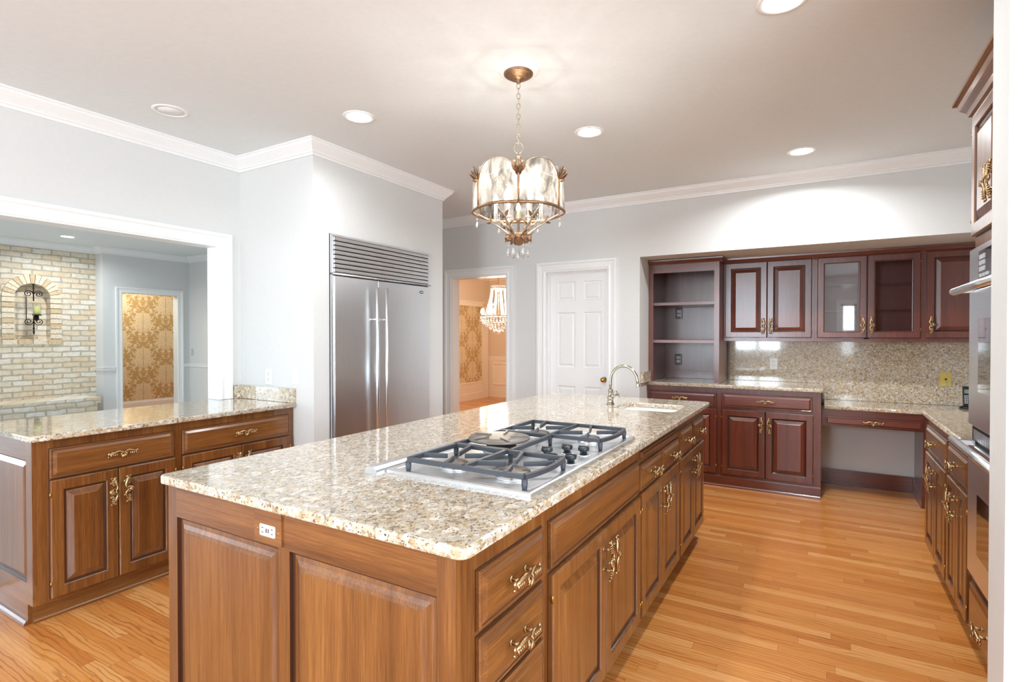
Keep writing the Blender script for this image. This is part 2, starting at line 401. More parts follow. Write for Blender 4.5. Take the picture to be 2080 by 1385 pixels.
    def prism(s, poly, lo, hi, axis='z', m=0):
        def P(a, b, h): return {'z': (a, b, h), 'y': (a, h, b), 'x': (h, a, b)}[axis]
        n = len(poly); k = s.add([P(a, b, lo) for a, b in poly]); q = s.add([P(a, b, hi) for a, b in poly])
        s.face([k + i for i in reversed(range(n))], m); s.face([q + i for i in range(n)], m)
        for i in range(n): j = (i + 1) % n; s.face((k + i, k + j, q + j, q + i), m)
        return s
    def sweep(s, path, prof, N, side=1, closed=False, m=0):
        """profile (u,v): u = sideways in the path's plane, v = along N; mitred corners"""
        N = Vector(N).normalized(); P = [Vector(p) for p in path]; n = len(P); base = []
        def nrm(a, b): return N.cross((b - a).normalized()).normalized() * side
        for i in range(n):
            if closed: a, b = nrm(P[i - 1], P[i]), nrm(P[i], P[(i + 1) % n])
            else:
                a = nrm(P[i - 1], P[i]) if i > 0 else nrm(P[0], P[1]); b = nrm(P[i], P[i + 1]) if i < n - 1 else a
            mm = (a + b); mm = mm / max(1e-6, mm.dot(a)) if mm.length > 1e-6 else a
            base.append(s.add([P[i] + mm * u + N * v for u, v in prof]))
        q = len(prof); rng = range(n) if closed else range(n - 1)
        for i in rng:
            j = (i + 1) % n
            for a in range(q): b = (a + 1) % q; s.face((base[i] + a, base[i] + b, base[j] + b, base[j] + a), m)
        if not closed: s.face([base[0] + a for a in range(q)], m); s.face([base[-1] + a for a in reversed(range(q))], m)
        return s
    def build(s, name, mats, parent=None, world=False, fix=True):
        me = bpy.data.meshes.new(name)
        vs = s.v
        if world and parent is not None:
            inv = parent_matrix(parent).inverted(); vs = [tuple(inv @ Vector(p)) for p in vs]
        me.from_pydata(vs, [], s.f)
        if isinstance(mats, str): mats = [mats]
        for m in mats: me.materials.append(MATS[m])
        me.polygons.foreach_set('material_index', s.m); me.polygons.foreach_set('use_smooth', s.sm)
        if fix:
            bm = bmesh.new(); bm.from_mesh(me); bmesh.ops.recalc_face_normals(bm, faces=bm.faces); bm.to_mesh(me); bm.free()
        me.update()
        o = bpy.data.objects.new(name, me); COL.objects.link(o)
        if parent is not None: o.parent = parent
        return o
def parent_matrix(o):
    m = o.matrix_basis.copy()
    while o.parent is not None:
        o = o.parent; m = o.matrix_basis @ m
    return m
def tag(o, label=None, cat=None, group=None, kind=None):
    if label: o['label'] = label
    if cat: o['category'] = cat
    if group: o['group'] = group
    if kind: o['kind'] = kind
    return o
def thing(name, label, cat, loc=(0, 0, 0), rz=0.0, group=None):
    o = bpy.data.objects.new(name, None); COL.objects.link(o); o.empty_display_size = 0.1
    o.location = loc; o.rotation_euler = (0, 0, rz); return tag(o, label, cat, group)
def struct(name, mb, mat, parent=None):
    o = mb.build(name, mat, parent)
    if parent is None: o['kind'] = 'structure'
    return o
def kids(o): return [c for c in COL.objects if c.parent == o]
def copy_tree(o, parent=None):
    c = o.copy(); COL.objects.link(c)
    if parent is not None: c.parent = parent
    for k in kids(o): copy_tree(k, c)
    return c
def slab(name, outlines, z0, z1, mat, bevel=0.004, parent=None, res=4):
    """a flat slab from closed 2-D outlines (first outer, others holes), edges rounded"""
    cu = bpy.data.curves.new(name, 'CURVE'); cu.dimensions = '2D'; cu.fill_mode = 'BOTH'
    for pts in outlines:
        sp = cu.splines.new('POLY'); sp.points.add(len(pts) - 1); sp.use_cyclic_u = True
        for i, (x, y) in enumerate(pts): sp.points[i].co = (x, y, 0, 1)
    cu.extrude = (z1 - z0) / 2 - bevel; cu.bevel_depth = bevel; cu.bevel_resolution = res; cu.offset = -bevel
    tmp = bpy.data.objects.new(name + '_curve', cu); COL.objects.link(tmp)
    bpy.context.view_layer.update()
    me = bpy.data.meshes.new_from_object(tmp.evaluated_get(bpy.context.evaluated_depsgraph_get()))
    bpy.data.objects.remove(tmp); bpy.data.curves.remove(cu)
    for v in me.vertices: v.co.z += (z0 + z1) / 2
    me.materials.clear(); me.materials.append(MATS[mat]); me.name = name
    o = bpy.data.objects.new(name, me); COL.objects.link(o)
    if parent: o.parent = parent
    return o
def rrect(x0, y0, x1, y1, r, n=6):
    rs = r if isinstance(r, (list, tuple)) else [r] * 4
    out = []
    for (cx, cy, a0, rr) in ((x1, y0, -90, rs[0]), (x1, y1, 0, rs[1]), (x0, y1, 90, rs[2]), (x0, y0, 180, rs[3])):
        sx = -1 if cx == x1 else 1; sy = -1 if cy == y1 else 1
        if rr < 1e-4: out.append((cx, cy)); continue
        for i in range(n + 1):
            a = radians(a0 + 90 * i / n); out.append((cx + sx * rr + rr * cos(a), cy + sy * rr + rr * sin(a)))
    return out

# ================================================================== ROOM SHELL
CE = 2.736      # ceiling
struct('floor', MB().box(-12, -3.2, -0.08, 2.4, 11, 0.0), 'oak_floor')
struct('living_bounce_floor', MB().box(-9.648, -3.0, 0.0005, -3.985, 5.178, 0.012), 'bounce_carpet')  # unseen carpet, added to bounce neutral light onto the living room ceiling
struct('ceiling', MB().box(-12, -3.2, CE, 2.4, 11, CE + 0.1), 'ceiling_paint')
def wall(name, boxes, mat='wall_paint'):
    mb = MB()
    for b in boxes: mb.box(*b)
    return struct(name, mb, mat)
WL = -3.855; FW = -3.035; PF = 2.507; BW = 5.0; NL = -1.494; NB = 5.88; NZ = 2.141; RX = 1.2
# left wall with the wide cased opening (opening from y=-1.2 to 2.335)
wall('wall_left', [(-3.98, 2.335, 0, WL, PF, CE), (-3.98, -1.2, 2.06, WL, 2.335, CE), (-3.98, -3.0, 0, WL, -1.2, CE)])
# the bump-out around the refrigerator
FY0, FY1, FZ = 2.648, 3.745, 2.122
wall('wall_fridge', [(-3.98, PF, 0, FW, FY0 - 0.004, CE), (-3.98, FY1 + 0.004, 0, FW, 3.96, CE), (-3.98, FY0 - 0.004, FZ + 0.004, FW, FY1 + 0.004, CE), (-3.98, FY0 - 0.004, 0, -3.80, FY1 + 0.004, FZ + 0.004)])
# back wall with dining opening, six-panel door and the cabinet niche
wall('wall_back', [(-3.98, BW, 0, -3.70, 5.13, CE), (-3.70, BW, 2.06, -2.957, 5.13, CE), (-2.957, BW, 0, -2.495, 5.13, CE),
                   (-2.495, BW, 2.06, -1.808, 5.13, CE), (-1.808, BW, 0, NL, NB + 0.12, CE), (NL, BW, NZ, RX, NB + 0.12, CE), (NL, NB, 0, RX, NB + 0.12, NZ)])
wall('wall_right', [(RX, 2.15, 0, RX + 0.12, NB + 0.12, CE)])
wall('wall_right_front', [(0.449, 1.985, 0, 2.3, 2.15, CE)])
wall('wall_right_rear', [(2.1, -3.0, 0, 2.22, -2.05, CE), (2.1, 0.95, 0, 2.22, 1.985, CE), (2.1, -2.05, 0, 2.22, 0.95, 0.85), (2.1, -2.05, 2.25, 2.22, 0.95, CE)])
mb = MB()
for y in (-2.05, -1.07, -0.09, 0.89): mb.box(2.12, y, 0.85, 2.20, y + 0.06, 2.25)
mb.box(2.12, -2.05, 0.85, 2.20, 0.95, 0.90).box(2.12, -2.05, 2.20, 2.20, 0.95, 2.25)
o_ = struct('window_5', mb, 'trim_paint'); MB().box(2.158, -1.99, 0.90, 2.164, 0.89, 2.20).build('pane', 'pane_glass', o_)  # unseen window, added so fill light comes from the right
wall('wall_passage', [(-3.98, 3.96, 0, WL, BW, CE)])
# rear wall behind the camera; wide window and glass door are added for light
def rear(y0, y1, holes, x0, x1):
    bx = []; x = x0
    for (a, b, z0, z1) in sorted(holes):
        bx.append((x, y0, 0, a, y1, CE)); 
        if z0 > 0: bx.append((a, y0, 0, b, y1, z0))
        bx.append((a, y0, z1, b, y1, CE)); x = b
    bx.append((x, y0, 0, x1, y1, CE)); return bx
HOLES = [(-9.0, -4.8, 0.35, 2.25), (-3.45, -2.25, 0.12, 2.12), (-1.93, -0.85, 1.0, 2.5), (0.38, 0.68, 0.9, 2.1)]
wall('wall_rear', rear(-3.12, -3.0, HOLES, -12, 2.3))
def window(n, x0, x1, z0, z1, nx, nz, mw=0.03):
    mb = MB(); f = 0.045
    mb.box(x0, -3.12, z0, x0 + f, -3.02, z1).box(x1 - f, -3.12, z0, x1, -3.02, z1).box(x0, -3.12, z0, x1, -3.02, z0 + f).box(x0, -3.12, z1 - f, x1, -3.02, z1)
    for i in range(1, nx): x = x0 + (x1 - x0) * i / nx; mb.box(x - mw, -3.10, z0, x + mw, -3.04, z1)
    for i in range(1, nz): z = z0 + (z1 - z0) * i / nz; mb.box(x0, -3.085, z - 0.014, x1, -3.055, z + 0.014)
    mb.sweep([(x0, -3.0, z0), (x0, -3.0, z1), (x1, -3.0, z1), (x1, -3.0, z0)], [(0, 0), (0.09, 0), (0.09, 0.02), (0, 0.014)], (0, 1, 0), side=-1, closed=True)
    o = struct('window_%d' % n, mb, 'trim_paint')
    MB().box(x0 + f, -3.074, z0 + f, x1 - f, -3.068, z1 - f).build('pane', 'pane_glass', o)
window(1, *HOLES[0], 4, 1); window(2, *HOLES[1], 2, 1); window(3, *HOLES[2], 2, 1, 0.06); window(4, *HOLES[3], 1, 2)

# crown mouldings
CR = [(0, 0), (0.078, 0), (0.078, 0.010), (0.070, 0.014), (0.066, 0.026), (0.050, 0.044), (0.032, 0.062), (0.024, 0.072), (0.022, 0.080), (0.014, 0.082), (0.012, 0.098), (0, 0.098)]
c1 = MB().sweep([(WL, -3.0, CE), (WL, PF, CE), (FW, PF, CE), (FW, 3.96, CE), (WL, 3.96, CE), (WL, BW, CE), (RX, BW, CE), (RX, 2.15, CE)], CR, (0, 0, -1), side=1)
struct('trim_1', c1, 'trim_paint')

# casings
CS = [(0, 0), (0, 0.012), (0.012, 0.016), (0.03, 0.012), (0.062, 0.015), (0.068, 0.024), (0.09, 0.024), (0.09, 0)]
def casing(n, pts, N, side):
    struct('trim_%d' % n, MB().sweep(pts, CS, N, side=side), 'trim_paint')
def jambs(n, boxes, mat='trim_paint'):
    mb = MB()
    for b in boxes: mb.box(*b)
    struct('trim_%d' % n, mb, mat)
# left opening (casing on the kitchen face x = WL, normal +x)
casing(2, [(WL, 2.335, 0.922), (WL, 2.335, 2.06), (WL, -1.2, 2.06), (WL, -1.2, 0.0)], (1, 0, 0), -1)
jambs(3, [(-3.985, 2.325, 0.922, WL + 0.004, 2.335, 2.06), (-3.985, -1.19, 2.05, WL + 0.004, 2.325, 2.06), (-3.985, -1.2, 0, WL + 0.004, -1.19, 2.06)])
# dining opening and door 1
casing(4, [(-3.70, BW, 0), (-3.70, BW, 2.06), (-2.957, BW, 2.06), (-2.957, BW, 0)], (0, -1, 0), 1)
jambs(5, [(-3.71, BW - 0.004, 0, -3.70 + 0.012, 5.134, 2.06), (-2.969, BW - 0.004, 0, -2.947, 5.134, 2.06), (-3.688, BW - 0.004, 2.048, -2.969, 5.134, 2.06)])
casing(6, [(-2.495, BW, 0), (-2.495, BW, 2.06), (-1.808, BW, 2.06), (-1.808, BW, 0)], (0, -1, 0), 1)
jambs(7, [(-2.495, BW - 0.004, 0, -2.483, 5.13, 2.06), (-1.820, BW - 0.004, 0, -1.808, 5.13, 2.06), (-2.483, BW - 0.004, 2.048, -1.82, 5.13, 2.06),
          (-2.483, 5.055, 0, -2.471, 5.068, 2.048), (-1.832, 5.055, 0, -1.820, 5.068, 2.048), (-2.471, 5.055, 2.036, -1.832, 5.068, 2.048)])
# six panel door
dm = MB(); DX0, DX1, DZ0, DZ1, DY = -2.482, -1.821, 0.008, 2.046, 5.072
dm.box(DX0, DY + 0.010, DZ0, DX1, DY + 0.04, DZ1)
cols = [(-2.384, -2.185), (-2.095, -1.905)]
rows = [(1.756, 1.950), (1.068, 1.635), (0.22, 0.875)]
xs = [DX0, cols[0][0], cols[0][1], cols[1][0], cols[1][1], DX1]
for a, b in ((xs[0], xs[1]), (xs[2], xs[3]), (xs[4], xs[5])): dm.box(a, DY, DZ0, b, DY + 0.010, DZ1)
zs = [(DZ0, 0.22), (0.875, 1.068), (1.635, 1.756), (1.95, DZ1)]
for a, b in zs:
    for c, d in cols: dm.box(c, DY, a, d, DY + 0.010, b)
PP = [(0, DY), (0.008, DY + 0.009), (0.020, DY + 0.009), (0.034, DY + 0.002)]
for a, b in cols:
    for c, d in rows: dm.rings(a, c, b, d, PP)
door1 = struct('door_1', dm, 'trim_paint')
kb = MB().lathe((-1.872, DY, 0.955), [(0.0, -0.062), (0.012, -0.061), (0.024, -0.052), (0.027, -0.042), (0.022, -0.031), (0.009, -0.024), (0.009, -0.008), (0.026, -0.006), (0.028, 0.0)], 18, axis='y')
kb.build('door_knob', 'bright_brass', door1)
# baseboard in the kneehole
mb = MB().box(0.012, NB - 0.018, 0, 0.712, NB, 0.135).box(0.012, NB - 0.024, 0.12, 0.712, NB, 0.14).box(0.012, NB - 0.036, 0, 0.712, NB, 0.02)
tag(struct('baseboard_niche', mb, 'cherry_wood_x'))

# ================================================================== LIVING ROOM beyond the left opening
LX, LW2 = -9.65, -9.42
AC, AR, AZ, AS, AO = 3.14, 0.20, 1.93, 1.345, 0.33   # arch niche: centre y, inner radius, spring z, sill z, outer radius
def arch(r, n=14, z0=AS):
    return [(AC + r, z0)] + [(AC + r * cos(pi * i / n), AZ + r * sin(pi * i / n)) for i in range(n + 1)] + [(AC - r, z0)]
bw_ = MB()
# brick front plane around the niche: polygon strips
n = 14; arc = [(AC + AR * cos(pi * i / n), AZ + AR * sin(pi * i / n)) for i in range(n + 1)]
def bq(a, b, c, d): k = bw_.add([(LX, p[0], p[1]) for p in (a, b, c, d)]); bw_.face((k, k + 1, k + 2, k + 3))
bq((1.0, 0), (AC - AR, 0), (AC - AR, CE), (1.0, CE)); bq((AC + AR, 0), (3.90, 0), (3.90, CE), (AC + AR, CE)); bq((AC - AR, 0), (AC + AR, 0), (AC + AR, AS), (AC - AR, AS))
for i in range(n): bq(arc[i], (arc[i][0], CE), (arc[i + 1][0], CE), arc[i + 1])
ap = arch(AR, n); D = 0.13
k0 = bw_.add([(LX, a, b) for a, b in ap]); k1 = bw_.add([(LX - D, a, b) for a, b in ap]); q = len(ap)
for i in range(q): j = (i + 1) % q; bw_.face((k0 + i, k0 + j, k1 + j, k1 + i))
bw_.face([k1 + i for i in range(q)])
bw_.box(LX - 0.4, 1.0, 0, LX - D - 0.02, 3.9, CE)
struct('wall_brick', bw_, 'brick')
wall('wall_terrace', [(LX - 0.12, -3.0, 0, LX, -2.4, CE), (LX - 0.12, 0.6, 0, LX, 1.0, CE), (LX - 0.12, -2.4, 0, LX, 0.6, 0.18), (LX - 0.12, -2.4, 2.32, LX, 0.6, CE)])
mb = MB()
for y in (-2.4, -1.42, -0.44, 0.54): mb.box(LX - 0.10, y, 0.18, LX - 0.02, y + 0.06, 2.32)
mb.box(LX - 0.10, -2.4, 0.18, LX - 0.02, 0.6, 0.24).box(LX - 0.10, -2.4, 2.26, LX - 0.02, 0.6, 2.32)
o_ = struct('window_6', mb, 'trim_paint'); MB().box(LX - 0.063, -2.34, 0.24, LX - 0.057, 0.54, 2.26).build('pane', 'pane_glass', o_)
# arch surround of radial bricks
am = MB(); nb = 15
def wedge(a0, a1, r0, r1, m):
    pts = [(AC + r0 * cos(a0), AZ + r0 * sin(a0)), (AC + r1 * cos(a0), AZ + r1 * sin(a0)), (AC + r1 * cos(a1), AZ + r1 * sin(a1)), (AC + r0 * cos(a1), AZ + r0 * sin(a1))]
    am.prism(pts, LX + 0.001, LX + 0.020, 'x', m)
for i in range(nb):
    a0 = pi * (i + 0.06) / nb; a1 = pi * (i + 0.94) / nb; wedge(a0, a1, AR, AO, i % 3 == 1)
nbk = 8
for i in range(nbk):
    z0 = AS + (AZ - AS) * (i + 0.08) / nbk; z1 = AS + (AZ - AS) * (i + 0.92) / nbk
    for s_ in (-1, 1): am.box(LX + 0.001, AC + s_ * AR, z0, LX + 0.018, AC + s_ * AO, z1, int((i + (s_ > 0)) % 3 == 0))
for i in range(4):
    a = AC - AO + 2 * AO * i / 4; am.box(LX + 0.001, a + 0.006, AS - 0.075, LX + 0.018, a + 2 * AO / 4 - 0.006, AS - 0.008, i % 2)
tag(am.build('arch_surround', ['brick_pale', 'brick_tan']), 'arched surround of pale radial bricks framing the niche in the brick wall', 'brick arch')
# sconce hung in the niche
SC = (LX + 0.005, AC - 0.0, 0)
sc = thing('candle_sconce', 'black wrought iron scroll candle sconce hanging in the arched brick niche', 'candle sconce', (LX + 0.06, AC - 0.005, 1.42))
def L(p): return p
fm = MB()
X = 0.0
fm.tube([(X, 0, 0.03), (X, 0, 0.25)], 0.008, 6).tube([(X, 0, 0.46), (X, 0, 0.70)], 0.008, 6)
fm.ball((X, 0, 0.69), 0.014, 8).ball((X, 0, 0.64), 0.012, 8).ball((X, 0, 0.03), 0.012, 8).ball((X, 0, 0.075), 0.014, 8)
fm.lathe((X, 0, 0.0), [(0.0, -0.02), (0.008, 0.0), (0.012, 0.02), (0.003, 0.04)], 8)
fm.tube([(X - 0.02, -0.075, 0.2), (X - 0.02, -0.075, 0.52)], 0.005, 6)
fm.lathe((X + 0.03, 0.025, 0.255), [(0.0, 0), (0.05, 0.002), (0.055, 0.012), (0.0, 0.012)], 14)
fm.lathe((X + 0.03, 0.02, 0.18), [(0.01, 0), (0.03, 0.03), (0.025, 0.075)], 12)
fm.build('frame', 'wrought_iron', sc)
for zc_, sg in ((0.56, -1), (0.17, 1)):
    for sd in (-1, 1):
        sm_ = MB(); pts = []
        for i in range(26):
            a = i / 25 * 3.3 * pi; r = 0.052 * (1 - i / 30)
            pts.append((X, sd * (0.058 - r * cos(a) * 1.0), zc_ + sg * r * sin(a) * -0.95))
        sm_.tube([(X, 0, zc_)] + pts, 0.0055, 6); sm_.build('scroll', 'wrought_iron', sc)
MB().lathe((X + 0.03, 0.025, 0.267), [(0.046, 0), (0.046, 0.165), (0.0445, 0.165), (0.0445, 0.0)], 18).build('glass_cylinder', 'clear_glass', sc, fix=False)
tag(MB().lathe((LX + 0.09, AC + 0.020, 1.6885), [(0.036, 0), (0.037, 0.01), (0.036, 0.12), (0.02, 0.117), (0.004, 0.116), (0.003, 0.13), (0.0, 0.131)], 18).build('candle', 'candle_wax'),
    'pale green pillar candle standing inside the glass of the iron sconce', 'candle')
# raised hearth
hm = MB().box(LX + 0.004, 1.05, 0, -9.12, 3.70, 0.42).box(LX + 0.004, 1.02, 0.42, -9.09, 3.73, 0.50)
tag(hm.build('hearth', 'brick'), 'raised pale brick hearth ledge along the foot of the brick wall', 'hearth')
# wall with doorway, side faces
wall('wall_living', [(LX - 0.3, 3.90, 0, LW2, 4.157, CE), (LW2 - 0.13, 4.157, 2.06, LW2, 4.982, CE), (LW2 - 0.13, 4.982, 0, LW2, 5.18, CE), (LW2 - 0.13, 5.18, 0, -3.98, 5.30, CE)])
casing(8, [(LW2, 4.157, 0), (LW2, 4.157, 2.06), (LW2, 4.982, 2.06), (LW2, 4.982, 0)], (1, 0, 0), 1)
struct('trim_9', MB().sweep([(LX, -3.0, CE), (LX, 3.90, CE), (LW2, 3.90, CE), (LW2, 5.18, CE), (-3.98, 5.18, CE), (-3.98, -3.0, CE)], CR, (0, 0, -1), side=1), 'trim_paint')
RAIL = [(0, 0), (0.012, 0), (0.022, 0.012), (0.012, 0.03), (0.03, 0.045), (0.03, 0.055), (0, 0.055)]
struct('trim_10', MB().sweep([(LX, 3.90, 0.86), (LW2, 3.90, 0.86), (LW2, 4.065, 0.86)], RAIL, (0, 0, 1), side=-1).sweep([(LW2, 5.075, 0.86), (LW2, 5.18, 0.86), (-3.98, 5.18, 0.86)], RAIL, (0, 0, 1), side=-1), 'trim_paint')
# hall beyond the living room doorway with damask paper
wall('wall_hall_paper', [(-11.12, 3.2, 0.0, -11.0, 6.6, CE)], 'damask_paper')
wall('wall_hall', [(-11.0, 3.1, 0, -10.06, 3.2, CE), (-11.0, 6.6, 0, -9.5, 6.7, CE), (LW2 - 0.13, 5.30, 0, LW2, 6.7, CE)])
BB = [(0, 0), (0.018, 0), (0.018, 0.15), (0.010, 0.17), (0.008, 0.19), (0, 0.19)]
struct('baseboard_hall', MB().sweep([(-11.0, 3.2, 0), (-11.0, 6.6, 0)], BB, (0, 0, 1), side=-1), 'trim_paint')
l = bpy.data.lights.new('hall_fill_light', 'POINT'); l.energy = 22; l.color = (1, 0.92, 0.80); l.shadow_soft_size = 0.15  # no known fixture; point light added to brighten the dark hall
o = bpy.data.objects.new('hall_fill_light', l); COL.objects.link(o); o.location = (-10.25, 4.6, 2.45)
# ================================================================== DINING ROOM beyond the back opening
wall('wall_dining_left', [(-6.68, 5.3, 0, -6.56, 10.42, CE)], 'beige_paint')
wall('wall_dining_back', [(-6.56, 10.3, 0, -1.5, 10.42, CE)], 'beige_paint')
wall('wall_dining_right', [(-1.68, 5.13, 0, -1.56, 10.3, CE)], 'beige_paint')
wall('wall_dining_front', [(-6.68, 5.30, 0, -3.98, 5.31, CE)], 'beige_paint')
mb = MB().box(-6.56, 7.4, 0.375, -6.552, 9.97, 2.03)
struct('wall_dining_paper', mb, 'damask_paper')
mb = MB().box(-6.56, 7.4, 2.03, -6.535, 10.0, 2.12).box(-6.56, 7.4, 2.11, -6.52, 10.06, 2.14).box(-6.56, 9.97, 0, -6.53, 10.20, 2.03).box(-6.56, 5.31, 0.0, -6.545, 9.97, 0.375).box(-6.56, 5.31, 0.35, -6.53, 9.97, 0.385).box(-6.56, 5.31, 0, -6.53, 9.97, 0.15)
mb.box(-6.56, 10.285, 0, -1.68, 10.3, 0.84).box(-6.56, 10.26, 0.84, -1.68, 10.3, 0.92).box(-6.56, 10.27, 0.0, -1.68, 10.3, 0.16)
for i in range(6):
    x0 = -6.42 + i * 0.78
    mb.sweep([(x0, 10.285, 0.31), (x0, 10.285, 0.74), (x0 + 0.62, 10.285, 0.74), (x0 + 0.62, 10.285, 0.31)], [(0, 0), (0, 0.012), (0.02, 0.018), (0.035, 0.004), (0.035, 0)], (0, -1, 0), side=1, closed=True)
struct('trim_11', mb, 'cream_trim')
struct('trim_12', MB().sweep([(-6.56, 5.31, CE), (-6.56, 10.3, CE), (-1.68, 10.3, CE)], CR, (0, 0, -1), side=1), 'cream_trim')

# ================================================================== CABINETRY
_handle = {}
def handle_mesh():
    mb = MB()
    for sx in (-1, 1):
        mb.tube([(sx * 0.036, 0, 0.002), (sx * 0.036, -0.026, 0.002)], 0.0048, 8)
        mb.lathe((sx * 0.036, 0, 0.002), [(0.0075, 0), (0.0075, -0.002), (0.005, -0.004)], 10, axis='y')
        body = [(sx * 0.064, -0.024, -0.002), (sx * 0.058, -0.027, 0.003), (sx * 0.048, -0.029, 0.005), (sx * 0.036, -0.030, 0.008), (sx * 0.024, -0.031, 0.012), (sx * 0.014, -0.033, 0.011), (sx * 0.006, -0.034, 0.006), (0, -0.034, 0.004)]
        mb.tube(body, [0.003, 0.0048, 0.0056, 0.0062, 0.0054, 0.0044, 0.004, 0.0046], 8)
        mb.ball((sx * 0.064, -0.026, 0.004), 0.0068, 8, sc=(1, 0.7, 1)); mb.ball((sx * 0.066, -0.025, -0.008), 0.004, 7)
        for i in range(4):
            x = sx * (0.056 - i * 0.0085)
            mb.tube([(x, -0.030, 0.004), (x + sx * 0.001, -0.032, -0.004), (x - sx * 0.003, -0.028, -0.011 + 0.001 * i)], [0.0034, 0.0032, 0.0016], 6)
        mb.tube([(sx * 0.010, -0.034, 0.006), (sx * 0.013, -0.034, -0.004), (sx * 0.009, -0.033, -0.010)], [0.003, 0.0028, 0.002], 6)
    mb.ball((0, -0.033, -0.010), 0.0115, 12, sc=(1.05, 0.5, 0.85))
    for i in (-2, -1, 0, 1, 2): mb.tube([(0, -0.037, 0.001), (i * 0.0042, -0.040, -0.010), (i * 0.0048, -0.036, -0.0185)], [0.0014, 0.0018, 0.001], 5)
    mb.v = [(x * 1.04, y * 1.1, z * 1.25) for x, y, z in mb.v]
    return mb
def handle(parent, x, z, ang=0.0, y=-0.019):
    if 'o' not in _handle:
        o = handle_mesh().build('handle', 'antique_brass', parent); _handle['o'] = o
    else:
        o = _handle['o'].copy(); COL.objects.link(o); o.parent = parent
    o.name = 'handle'; o.location = (x, y, z); o.rotation_euler = (0, ang, 0)
    return o
def wd(k, ax): return {'w': 'walnut_wood_', 'c': 'cherry_wood_'}[k] + ax
def gz(k): return {'w': 'dark_glaze', 'c': 'niche_glaze'}[k]
def door(par, k, x0, z0, x1, z1, hand=None, hz=None, glass=False, P=None):
    """framed raised-panel (or glazed) door proud of the face frame at y=0"""
    mb = MB(); e = 0.0035
    mb.rings(x0 - e, z0 - e, x1 + e, z1 + e, [(0, 0.0), (0, -0.0015), (0.01, -0.0015)], 1, cap=not glass)
    st = 0.056 if (x1 - x0) > 0.27 else 0.048
    if glass:
        mb.rings(x0, z0, x1, z1, [(0, 0.0), (0, -0.015), (0.004, -0.019), (st - 0.008, -0.019), (st - 0.004, -0.013, 1), (st, -0.012), (st, 0.0)], 0, cap=False)
    else:
        mb.rings(x0, z0, x1, z1, [(0, 0.0), (0, -0.015), (0.004, -0.019), (st - 0.006, -0.019), (st - 0.002, -0.014), (st, -0.009, 1), (st + 0.008, -0.007, 1), (st + 0.012, -0.009), (st + 0.036, -0.017), (st + 0.038, -0.0185)], 0)
    o = mb.build('door', [wd(k, 'z'), gz(k)], par)
    if glass:
        MB().box(x0 + st - 0.004, -0.010, z0 + st - 0.004, x1 - st + 0.004, -0.006, z1 - st + 0.004).build('pane', 'pane_glass', o)
    if hand:
        hx = x1 - 0.032 if hand == 'R' else x0 + 0.032
        handle(o, hx, hz, pi / 2 if hand == 'R' else -pi / 2)
        ox = x0 - 0.002 if hand == 'R' else x1 + 0.002
        for zz in (z0 + 0.07, z1 - 0.07):
            MB().tube([(ox, -0.017, zz - 0.012), (ox, -0.017, zz + 0.012)], 0.0032, 6).build('hinge', 'bright_brass', o)
    return o
def drawer(par, k, x0, z0, x1, z1, hx=None, name='drawer', slim=False, hz=None):
    mb = MB(); e = 0.003
    mb.rings(x0 - e, z0 - e, x1 + e, z1 + e, [(0, 0.0), (0, -0.0015), (0.01, -0.0015)], 1)
    b = 0.016 if slim else 0.024
    mb.rings(x0, z0, x1, z1, [(0, 0.0), (0, -0.010), (0.003, -0.013), (0.009, -0.013), (0.011, -0.0115, 1), (b, -0.0185), (b + 0.002, -0.019)], 0)
    o = mb.build(name, [wd(k, 'x'), gz(k)], par)
    if hx is not None: handle(o, hx, hz if hz is not None else (z0 + z1) / 2, 0)
    return o
def base_unit(label, loc, rz, k, w, depth, zb, zt, group, toe=0.06, hole=None, name='base_cabinet', shoe=False):
    t = thing(name, label, 'cabinet', loc, rz, group)
    if hole:
        a, b, c, d, zh = hole
        mb = MB().box(0, 0, zb, w, depth, zh).box(0, 0, zh, w, c, zt).box(0, d, zh, w, depth, zt).box(0, c, zh, a, d, zt).box(b, c, zh, w, d, zt)
    else: mb = MB().box(0, 0, zb, w, depth, zt, 0)
    mb.build('body', [wd(k, 'z')], t)
    mb = MB().box(0, toe, 0, w, depth, zb, 0)
    if shoe:
        mb.prism([(toe, 0)] + [(toe - 0.020 * cos(i * pi / 12), 0.022 * sin(i * pi / 12)) for i in range(7)], 0, w, 'x', 0)
    mb.build('toe_kick', [wd(k, 'x')], t)
    return t
GI = 'island base cabinets'; GP = 'peninsula base cabinets'; GN = 'base cabinets under the niche counter'; GR = 'right hand base cabinets'
R90 = pi / 2
IX, IW = -0.705, 1.181
# --- island
ZI = 0.905
u1 = base_unit('island drawer cabinet at the near corner with stacked drawers and panelled end', (IX, 0.985, 0), R90, 'w', 0.423, IW, 0.10, ZI, GI)
for z0, z1 in ((0.699, 0.841), (0.530, 0.682), (0.360, 0.515), (0.135, 0.345)): drawer(u1, 'w', 0.060, z0, 0.399, z1, 0.233)
